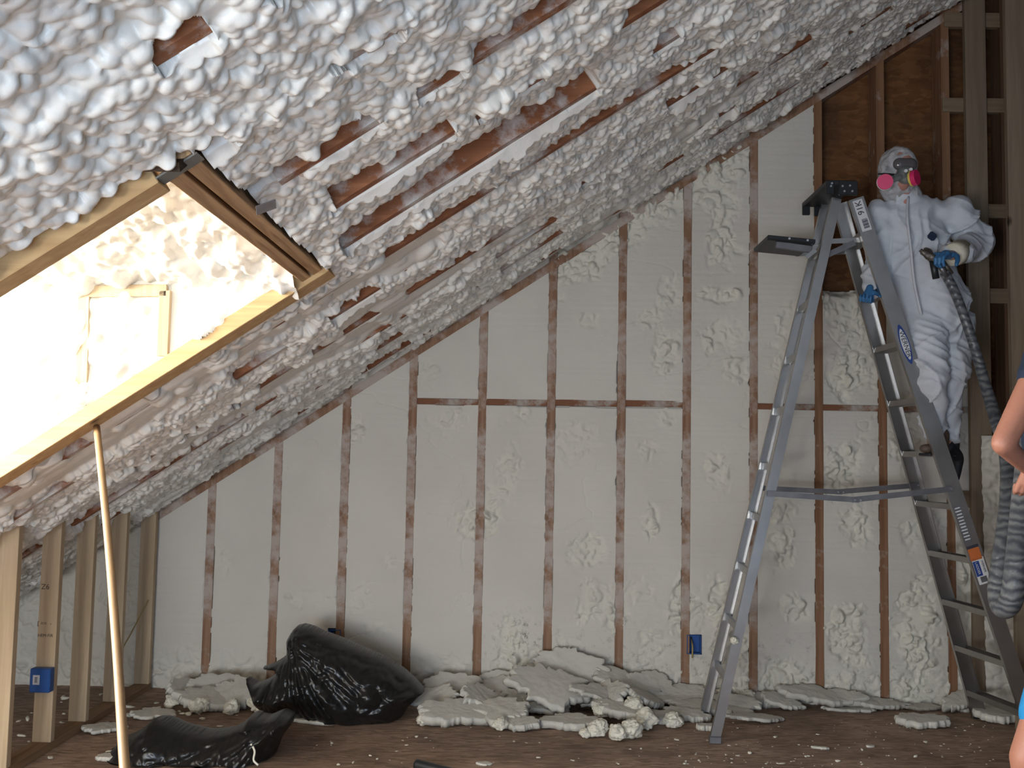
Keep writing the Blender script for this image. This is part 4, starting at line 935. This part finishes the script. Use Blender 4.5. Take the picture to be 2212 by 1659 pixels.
# ================================================================== GARBAGE BAGS
def bag(name, sil, Y0, depth, lab, seed, tie=None, flatk=1.0, n=170, fold=1.0):
    """a closed plastic bag whose side outline was measured in the photo"""
    S = np.array([[pY(px, py, Y0).x, pY(px, py, Y0).z] for px, py in sil])
    # densify the outline smoothly
    m = len(S); T = np.linspace(0, m, m*14, endpoint=False); i = T.astype(int); f = (T-i)[:, None]
    p0, p1, p2, p3 = S[(i-1) % m], S[i % m], S[(i+1) % m], S[(i+2) % m]
    C = .5*(2*p1+(p2-p0)*f+(2*p0-5*p1+4*p2-p3)*f**2+(3*p1-p0-3*p2+p3)*f**3)
    C = .55*C+.45*(p1*(1-f)+p2*f)
    lo, hi = C.min(0)-.01, C.max(0)+.01; cell = (hi-lo).max()/n
    gx_ = np.arange(lo[0], hi[0], cell); gz_ = np.arange(lo[1], hi[1], cell); X, Z = np.meshgrid(gx_, gz_)
    ins = np.zeros(X.shape, bool); A = C; B = np.roll(C, -1, 0)
    for a, b in zip(A, B):
        cnd = (a[1] > Z) != (b[1] > Z)
        if abs(b[1]-a[1]) > 1e-9: ins ^= cnd & (X < (b[0]-a[0])*(Z-a[1])/(b[1]-a[1])+a[0])
    dist = np.full(X.shape, 9.0)
    for a, b in zip(A, B):
        d = b-a; L2 = (d**2).sum()+1e-12; t = np.clip(((X-a[0])*d[0]+(Z-a[1])*d[1])/L2, 0, 1)
        dist = np.minimum(dist, np.hypot(X-a[0]-t*d[0], Z-a[1]-t*d[1]))
    dist = np.where(ins, dist, 0); mx = dist.max()
    prof = np.sqrt(np.clip(1-(1-np.clip(dist/mx, 0, 1))**2, 0, 1))
    tx, tz = tie if tie else (C[:, 0].mean(), C[:, 1].max())
    ang = np.arctan2(Z-tz, X-tx); rad = np.hypot(X-tx, Z-tz)
    w1 = np.abs(noise(ang*5.5+seed, rad*2.5, seed)); w2 = np.abs(fbm(X*7+seed, Z*9, seed+2, 3)); w3 = np.abs(noise(ang*13+seed+.8*noise(X*9, Z*9, 2), rad*5, seed+7))
    crease = fold*(.030*(1-w1)**3*-1+.030*(w2-.25)-.018*(1-w3)**4+.009*(1-np.abs(noise(X*19+Z*8+seed, Z*26-X*6, seed+1)))**3-.006*(1-np.abs(noise(X*34, Z*30+X*12, seed+4)))**4)
    front = depth*prof+crease*np.clip(dist/.04, 0, 1); back = depth*.8*prof+.02*noise(X*6, Z*6, seed)*prof
    keepc = ins; q = grid_quads(*X.shape); kf = keepc.reshape(-1)
    q = q[kf[q].all(1)]
    zz = np.maximum(Z, .004); 
    # the plastic spreads out where it meets the floor
    fco = np.stack([X, Y0-front, zz], -1).reshape(-1, 3); bco = np.stack([X, Y0+back, zz], -1).reshape(-1, 3)
    N_ = len(fco); e = {}
    for a, b in np.concatenate([q[:, [0, 1]], q[:, [1, 2]], q[:, [2, 3]], q[:, [3, 0]]]):
        k = (min(a, b), max(a, b)); e[k] = e.get(k, 0)+1
    rim = np.array([k for k, v in e.items() if v == 1]); rq = np.stack([rim[:, 0], rim[:, 1], rim[:, 1]+N_, rim[:, 0]+N_], -1)
    co = np.concatenate([fco, bco]); qs_ = np.concatenate([q, q[:, ::-1]+N_, rq]); co, qs_ = compact(co, qs_)
    cx_, cy_ = co[:, 0].mean(), Y0; co = co-np.array([cx_, cy_, 0])
    me = np_mesh(name, co, qs_); bm = bmesh.new(); bm.from_mesh(me); bmesh.ops.recalc_face_normals(bm, faces=bm.faces[:])
    bmesh.ops.smooth_vert(bm, verts=bm.verts[:], factor=.5, use_axis_x=True, use_axis_y=True, use_axis_z=True)
    bm.to_mesh(me); bm.free()
    o = link(name, me, M['bag'], None, (cx_, cy_, 0)); return tag(o, lab, 'garbage bag')
c = pY(640, 1365, 5.42)
bag('garbage_bag', [(552, 1512), (543, 1485), (531, 1458), (556, 1474), (585, 1462), (600, 1447), (566, 1441), (598, 1428), (622, 1410), (623, 1378), (640, 1352), (656, 1347), (676, 1352), (700, 1363), (745, 1380), (800, 1405), (840, 1422), (880, 1450), (918, 1490), (905, 1505), (885, 1524), (858, 1560), (815, 1578), (765, 1582), (700, 1574), (640, 1545), (600, 1540), (570, 1530)],
    5.42, .30, 'big black garbage bag standing full, its top twisted, by the foam pile', 3.0, (c.x, c.z))
c = pY(610, 1545, 4.70)
bag('garbage_bag', [(238, 1640), (250, 1612), (275, 1590), (310, 1572), (335, 1550), (360, 1550), (395, 1565), (450, 1578), (500, 1572), (530, 1556), (548, 1540), (580, 1545), (612, 1533), (634, 1545), (632, 1562), (610, 1592), (590, 1640), (560, 1665), (500, 1690), (400, 1700), (300, 1695), (250, 1680)],
    4.70, .27, 'flattened half-empty black garbage bag lying at the foot of the pole', 9.0, (c.x, c.z), fold=1.1)
cd = pZ(545, 1640); tag(tube('foam_string', catmull([pY(541, 1605, 4.50), pY(550, 1622, 4.475), pY(548, 1642, 4.465), pY(558, 1653, 4.46)], 5), .005, M['scrap_skin'], None, 8), 'thin white foam string hanging on the flat garbage bag', 'foam string')
# black tube
a = pZ(900, 1652, .024); b = pZ(980, 1672, .024)
bt = tube('plastic_tube', [a, a.lerp(b, .04), a.lerp(b, .96), b], .024, M['black_plastic'], None, 24); tag(bt, 'short black plastic tube lying at the bottom edge of the picture', 'tube')
# ================================================================== PEOPLE
def grown(name, chains, voxel, mat, parent, smooth=6, disp=None, loc=None):
    """one continuous skin grown round chains of (p0, r0, p1, r1[, scale])"""
    bm = bmesh.new()
    org = Vector(loc if loc is not None else chains[0][0])
    for ch in chains:
        p0, r0, p1, r1 = ch[:4]; sc = ch[4] if len(ch) > 4 else (1, 1, 1)
        p0, p1 = Vector(p0)-org, Vector(p1)-org; L = (p1-p0).length; k = max(2, int(L/(min(r0, r1)*.30))+1)
        for i in range(k):
            t = i/(k-1); r = r0+(r1-r0)*t
            bmesh.ops.create_icosphere(bm, subdivisions=2 if r < .03 else 3, radius=r, matrix=Matrix.Translation(p0.lerp(p1, t)) @ Matrix.Diagonal((*sc, 1)))
    me = bpy.data.meshes.new(name); bm.to_mesh(me); bm.free()
    o = bpy.data.objects.new(name, me); COL.objects.link(o)
    md = o.modifiers.new('r', 'REMESH'); md.mode = 'VOXEL'; md.voxel_size = voxel
    ms = o.modifiers.new('s', 'SMOOTH'); ms.factor = .5; ms.iterations = smooth
    bpy.context.view_layer.update()
    m2 = bpy.data.meshes.new_from_object(o.evaluated_get(bpy.context.evaluated_depsgraph_get())); bpy.data.objects.remove(o); bpy.data.meshes.remove(me)
    if disp is not None:
        n = len(m2.vertices); co = np.empty(n*3, np.float32); m2.vertices.foreach_get('co', co); co = co.reshape(-1, 3)
        no = np.empty(n*3, np.float32); m2.vertex_normals.foreach_get('vector', no); no = no.reshape(-1, 3)
        w = co+np.array(org); co = co+no*disp(w, no)[:, None]; m2.vertices.foreach_set('co', co.astype(np.float32).ravel())
    m2.polygons.foreach_set('use_smooth', [True]*len(m2.polygons)); m2.update()
    m2.name = name
    return link(name, m2, mat, parent, org)
def hand(name, wrist, fwd, palm_n, mat, parent, s=1.0, curl=(.9, 1.0, 1.1, 1.2), right=True, thumb_curl=.6, voxel=.0035):
    """palm and five separate fingers; palm_n points out of the palm"""
    w = Vector(wrist); f = Vector(fwd).normalized(); n = Vector(palm_n); n = (n-f*n.dot(f)).normalized(); sd = f.cross(n)*(1 if right else -1)
    ch = []
    base = [w+f*.085*s+sd*d*s for d in (.030, .010, -.010, -.028)]
    for b in base: ch.append((w+(b-w)*.15, .017*s, b, .0115*s))
    ch.append((w, .021*s, w+f*.05*s, .022*s, (1, 1, 1)))
    for b, c, L in zip(base, curl, (.072, .080, .074, .058)):
        d = f.copy(); p = b; r = .0098*s
        for k, fr in enumerate((.45, .30, .25)):
            d = (Quaternion(f.cross(n), c*(.75 if k == 0 else 1.0)) @ d) if k or c else d
            q = p+d*L*fr*s; ch.append((p, r, q, r*.90)); p = q; r *= .90
    p = w+f*.025*s+sd*.024*s; d = (f*.55+sd*.75+n*.35).normalized()
    for k, L in enumerate((.038, .032, .026)):
        q = p+d*L*s; ch.append((p, (.0135-.0015*k)*s, q, (.012-.0015*k)*s)); p = q
        d = (d+n*thumb_curl*.6-sd*thumb_curl*.35+f*.2).normalized()
    return grown(name, ch, voxel, mat, parent, 2, loc=w)

# ---------------- worker in the white coverall
YP = 5.32
def q(px, py, y=YP): return pY(px, py, y)
wk = empty('person', (q(2030, 990).x, YP, q(2030, 990).z), 'worker in white coverall and pink-filtered respirator standing on the ladder', 'person')
def wrinkle(w, no):
    x, y, z = w[:, 0], w[:, 1], w[:, 2]
    u = x*.85-z*.35; v = z*.8+x*.3
    a = 1-np.abs(noise(u*17+1.4*noise(x*5, z*5, 1.), v*4.5, y*6)); b = 1-np.abs(noise(x*8+z*9, z*22+x*10, y*8+4))
    low = 1.75; leg = sstep(low+.55, low+.1, z)
    return .024*(a**4-.35)*(1-.4*leg)+.018*(b**4-.3)*(.35+.65*leg)+.010*fbm(x*9, y*9, z*9, 3)
shN, shF = q(1902, 468), q(2062, 462)
HD = q(1944, 372, 5.22)
elN, wrN = q(1903, 575, 5.34), q(1884, 622, 5.26)
elF, wrF = q(2112, 527, 5.36), q(2062, 549, 5.05)
suit = [(q(1952, 425, 5.27), .075, q(1965, 450), .10, (1, .9, .8)),
        (shN, .085, shF, .10, (1, 1, .85)), (q(1968, 480), .15, q(1985, 560), .175, (1.12, .82, 1)), (q(1985, 560), .175, q(2015, 660), .19, (1.05, .85, 1)), (q(2015, 660), .185, q(2025, 705), .15, (1.08, .9, 1)),
        (shN, .092, elN, .082), (elN, .080, wrN, .050),
        (shF, .105, elF, .090), (elF, .088, wrF, .058),
        (q(1992, 700, 5.28), .12, q(2014, 815, 5.16), .092), (q(2014, 815, 5.16), .090, q(2018, 935, 5.28), .058),
        (q(2052, 700, 5.36), .125, q(2048, 800, 5.28), .105), (q(2048, 800, 5.28), .100, q(2046, 945, 5.38), .058)]
body = [(HD+Vector((0, 0, .035)), .085, HD, .085, (.86, 1, 1)), (HD, .08, HD+Vector((0, -.025, -.06)), .05, (.9, 1, 1)), (HD+Vector((0, .02, -.05)), .055, q(1955, 435, 5.28), .058), (q(1962, 460), .08, q(2020, 690), .10, (1.3, .8, 1)),
        (shN, .05, elN, .04), (elN, .042, wrN, .030), (wrN, .030, q(1878, 630, 5.24), .026), (shF, .055, elF, .045), (elF, .042, wrF, .030), (wrF, .030, wrF.lerp(elF, -.12), .028), (shN, .06, shF, .06),
        (q(1995, 700, 5.28), .08, q(2014, 815, 5.16), .055), (q(2014, 815, 5.16), .055, q(2018, 960, 5.28), .035), (q(2050, 700, 5.36), .08, q(2048, 800, 5.28), .055), (q(2048, 800, 5.28), .055, q(2046, 970, 5.38), .035)]
# face features
body += [(HD+Vector((-.028, -.082, .012)), .014, HD+Vector((-.024, -.084, .012)), .014), (HD+Vector((.028, -.082, .012)), .014, HD+Vector((.024, -.084, .012)), .014), (HD+Vector((0, -.084, .0)), .012, HD+Vector((0, -.100, -.022)), .014),
         (HD+Vector((-.012, -.080, -.052)), .010, HD+Vector((.012, -.080, -.052)), .010), (HD+Vector((-.075, .0, .0)), .016, HD+Vector((-.078, .0, -.02)), .014), (HD+Vector((.075, .0, .0)), .016, HD+Vector((.078, .0, -.02)), .014)]
bd = grown('body', body, .009, M['face'], wk, 4)
cv = grown('coverall', suit, .0085, M['suit'], wk, 8, wrinkle)
# hood: a crumpled shell open at the face
def hooddisp(w, no): x, y, z = w.T; return .010*(1-np.abs(noise(x*30, y*30, z*30)))+.008*fbm(x*20, y*20, z*20, 2)
hd_ = grown('hood', [(HD+Vector((0, .028, .035)), .103, HD+Vector((0, .035, -.03)), .098, (.92, 1, 1)), (HD+Vector((.0, .05, -.05)), .085, q(1956, 432, 5.32), .085)], .008, M['hood'], wk, 3, hooddisp)
# respirator
rp = grown('respirator', [(HD+Vector((0, -.075, -.035)), .045, HD+Vector((0, -.092, -.055)), .032, (1.05, .8, 1.15)), (HD+Vector((-.045, -.075, -.048)), .02, HD+Vector((.045, -.075, -.048)), .02), (HD+Vector((0, -.095, -.045)), .022, HD+Vector((0, -.118, -.050)), .018)], .005, M['mask'], wk, 2)
gg = grown('goggles', [(HD+Vector((-.028, -.072, .022)), .036, HD+Vector((.028, -.072, .022)), .036, (1, .7, .95))], .004, M['lens'], wk, 3)
for k in (-1, 1): disc('valve', HD+Vector((.013*k, -.113, -.022+.004*k)), (0, 1, .3), .009, .014, M['white_plastic'], rp, 12)
cA = q(1912, 393, 5.10); cB = q(1974, 384, 5.10)
disc('filter_cartridge', cA, (-.35, -1, -.15), .040, .024, M['pink'], rp, 28); disc('filter_rim', cA+Vector((.004, .014, .002)), (-.35, -1, -.15), .042, .010, M['white_plastic'], rp, 28)
disc('filter_cartridge', cB+Vector((.006, 0, 0)), (.75, -.75, .05), .041, .024, M['pink'], rp, 28); disc('filter_ring', cB+Vector((-.006, .012, 0)), (.75, -.75, .05), .042, .010, M['yellow'], rp, 28)
bar('filter_arm', cA+Vector((.01, .012, 0)), HD+Vector((-.03, -.10, -.055)), rect(.025, .02), (0, 0, 1), M['mask'], rp, .004); bar('filter_arm', cB+Vector((-.01, .012, 0)), HD+Vector((.03, -.10, -.055)), rect(.025, .02), (0, 0, 1), M['mask'], rp, .004)
for k in (-1, 1):
    tube('mask_strap', catmull([HD+Vector((.04*k, -.08, -.04)), HD+Vector((.088*k, -.03, -.02)), HD+Vector((.10*k, .04, .0))], 5), .006, M['black_plastic'], rp, 8)
# chest flap and logo patch
pc = q(2014, 510, YP-.190); bm = bmesh.new(); r_ = .030
ps = [(r_*math.cos(a)*(1+.0), r_*math.sin(a)) for a in [PI/2*k+.12 for k in range(4)]]
vf = [bm.verts.new((x, 0, z)) for x, z in ps]; vb = [bm.verts.new((x, .004, z)) for x, z in ps]; bm.faces.new(vf); bm.faces.new(vb[::-1])
for i in range(4): bm.faces.new((vf[i], vf[(i+1) % 4], vb[(i+1) % 4], vb[i]))
bmesh.ops.bevel(bm, geom=[e for e in bm.edges if abs(e.verts[0].co.y-e.verts[1].co.y) > .002], offset=.006, segments=3, affect='EDGES')
lp = link('logo_patch', bm_mesh('logo_patch', bm), M['navy'], cv, pc)
for k in (0, 1): bar('logo_stroke', pc+Vector((-.014, -.002, -.002+.009*k)), pc+Vector((.010, -.002, .002+.009*k)), rect(.0015, .003), (0, 1, 0), M['mask'], lp) if False else None
zp = tube('zipper_flap', catmull([q(1962, 425, YP-.10), q(1960, 470, YP-.165), q(1968, 540, YP-.185), q(1975, 610, YP-.185), q(1990, 680, YP-.17)], 6), .007, M['suit'], cv, 10)
# cuffs
cf = wrF.lerp(elF, .02); tube('cuff', [wrF.lerp(elF, .22), wrF.lerp(elF, .0), wrF.lerp(elF, -.10)], lambda t: .066-.010*t, M['suit_dirt'], cv, 18)
# gloved hands
hand('glove', wrF.lerp(elF, -.10), (q(2032, 546, 4.98)-wrF), (-.25, -.1, -1), M['glove_blue'], wk, 1.15, (.75, .85, .9, .95), True, .6)
hN = q(1879, 622, 5.22); hand('glove', hN, (q(1871, 652, 5.19)-hN), (-.4, -.7, -.1), M['glove_blue'], wk, .95, (.9, 1.0, 1.1, 1.2), False, .5)
# shoes
def shoe(name, heel, toe, mat, parent):
    h, t = Vector(heel), Vector(toe); d = t-h
    o = grown(name, [(h, .038, h+d*.45, .036, (1, 1, .9)), (h+d*.45, .038, t, .032, (1.05, 1.05, .75)), (h+Vector((0, 0, .02)), .040, h+Vector((0, 0, .075)), .042)], .006, M[mat], parent, 4)
    s = bar('sole', h-d*.10+Vector((0, 0, -.034)), t+d*.12+Vector((0, 0, -.030)), rect(.072, .014), d.cross(Vector((0, 0, 1))), M['boot_dark'], o, .003)
    return o
zs = pY(1990, 984, 5.3).z+.036
hl = q(2030, 975, 5.30); shoe('shoe', (hl.x, 5.28, zs), (hl.x-.105, 5.22, zs), 'boot', wk)
h2 = q(2060, 975, 5.38); shoe('shoe', (h2.x, 5.40, zs+.0), (h2.x-.11, 5.40, zs), 'boot_dark', wk)
tube('shoe_cover', catmull([q(2040, 962, 5.36), q(2066, 985, 5.42), q(2068, 1010, 5.43), q(2066, 1036, 5.43)], 5), lambda t: .045-.030*t, M['boot_dark'], wk, 12)

# ---------------- spray gun and hose
G0 = q(1992, 545, 4.99); G1 = q(2030, 560, 5.0)
gn = empty('spray_gun', G1, 'dark dirty spray gun held low in the worker\'s blue glove', 'spray gun')
grown('gun_body', [(q(1994, 545, 4.98), .014, q(2012, 556, 4.98), .024), (q(2012, 556, 4.98), .024, q(2030, 572, 4.99), .028), (q(2008, 546, 4.99), .016, q(2000, 538, 4.99), .012)], .005, M['gun'], gn, 1, lambda w, n: .004*noise(w[:, 0]*70, w[:, 1]*70, w[:, 2]*70))
tube('nozzle', [q(1988, 540, 4.98), q(1997, 547, 4.98)], .010, M['gun'], gn, 12)
tube('handle', [q(2014, 560, 4.98), q(2022, 602, 4.98)], .017, M['black_plastic'], gn, 12)
tube('hose_fitting', [q(2026, 568, 4.98), q(2046, 598, 4.99)], .013, M['alu_dull'], gn, 12)
tube('hose_fitting', [q(2034, 562, 5.0), q(2056, 592, 5.0)], .012, M['gun'], gn, 12)
hp = [q(2040, 588, 5.0), q(2062, 630, 5.02), q(2085, 690, 5.05), q(2108, 760, 5.05), q(2128, 830, 5.0), q(2150, 900, 4.9), q(2176, 985, 4.6), q(2180, 1080, 4.35), q(2170, 1180, 4.22), q(2158, 1270, 4.15), q(2166, 1312, 4.08), q(2186, 1290, 4.02), q(2200, 1180, 3.95), q(2216, 1040, 3.75), q(2235, 940, 3.5), q(2300, 980, 3.2), q(2420, 1300, 3.0)]
pe = pZ(2600, 1700, .04); hp += [Vector((hp[-1].x+.15, hp[-1].y-.1, .25)), Vector((hp[-1].x+.4, hp[-1].y-.4, .045))]
hs = tube('spray_hose', catmull(hp, 9), lambda t: .024+.020*sstep(.12, .5, t), M['hose'], None, 18)
tag(hs, 'thick tape-wrapped grey hose hanging from the spray gun down to a loop', 'hose')

# ---------------- second person at the right edge
YB = 3.30
b_ = lambda px, py, y=YB: pY(px, py, y)
hc = b_(2390, 620)
p2 = empty('person', (hc.x, YB, 0), 'person cut by the right edge, bare elbow, navy shirt, bright blue shorts', 'person')
eb, sh = b_(2166, 958, 3.22), b_(2262, 775, 3.30); hw = b_(2222, 1012, 3.38)
hipL, hipR = b_(2365, 1290), b_(2440, 1290, 3.38)
kn = b_(2228, 1640, 3.25); an = Vector((kn.x+.03, 3.32, .09)); kn2 = Vector((kn.x+.28, 3.45, kn.z)); an2 = Vector((kn2.x+.02, 3.5, .09))
bod = [(hc, .095, hc-Vector((0, 0, .07)), .06, (.85, 1, 1)), (hc-Vector((0, -.02, .05)), .055, b_(2385, 760), .06), (b_(2385, 800), .12, b_(2400, 1250), .13, (1.15, .75, 1)),
       (sh, .056, eb, .038), (eb, .038, hw, .028), (b_(2420, 790, 3.4), .06, b_(2455, 960, 3.45), .045), (b_(2455, 960, 3.45), .042, b_(2400, 1080, 3.25), .03),
       (hipL, .10, kn, .066), (kn, .064, an, .042), (hipR, .10, kn2, .066), (kn2, .064, an2, .042), (sh, .07, b_(2420, 790, 3.4), .07),
       (hc+Vector((-.09, 0, -.005)), .016, hc+Vector((-.112, 0, -.025)), .013), (hc+Vector((-.075, -.03, .015)), .013, hc+Vector((-.078, -.03, .015)), .013), (hc+Vector((-.075, .03, .015)), .013, hc+Vector((-.078, .03, .015)), .013),
       (hc+Vector((-.07, -.015, -.055)), .010, hc+Vector((-.07, .015, -.055)), .010), (hc+Vector((0, -.082, -.0)), .016, hc+Vector((0, -.084, -.02)), .013), (hc+Vector((0, .082, 0)), .016, hc+Vector((0, .084, -.02)), .013)]
grown('body', bod, .011, M['skin'], p2, 6)
clo = lambda w, n: .010*fbm(w[:, 0]*9, w[:, 1]*9, w[:, 2]*6, 3)
grown('shirt', [(b_(2385, 800), .15, b_(2400, 1240), .165, (1.12, .8, 1)), (sh+Vector((.02, 0, 0)), .085, sh.lerp(eb, .22), .068), (b_(2420, 790, 3.4), .08, b_(2438, 870, 3.43), .068), (sh, .08, b_(2420, 790, 3.4), .08), (b_(2292, 925), .125, b_(2300, 985), .13), (b_(2300, 960), .13, b_(2400, 1000), .16)], .012, M['navy'], p2, 6, clo)
grown('shorts', [(b_(2400, 1240), .165, b_(2400, 1300), .165, (1.1, .85, 1)), (hipL, .125, kn.lerp(hipL, .26), .086), (hipR, .125, kn2.lerp(hipR, .14), .088)], .012, M['shorts'], p2, 5, clo)
grown('hair', [(hc+Vector((.015, 0, .03)), .095, hc+Vector((.035, 0, -.02)), .085, (.9, 1, 1))], .01, M['hair'], p2, 3)
hand('hand', hw, (b_(2214, 1068, 3.42)-hw), (.3, .9, 0), M['skin'], p2, 1.0, (.9, 1, 1.05, 1.1), True, .5)
hw2 = b_(2400, 1080, 3.25); hand('hand', hw2, (b_(2370, 1130, 3.2)-hw2), (-.5, 0, -.8), M['skin'], p2, 1.0, (.8, .9, 1, 1.1), False, .5)
for a_ in (an, an2): shoe('shoe', a_-Vector((-.02, 0, .047)), a_+Vector((-.16, 0, -.047)), 'boot_dark', p2)
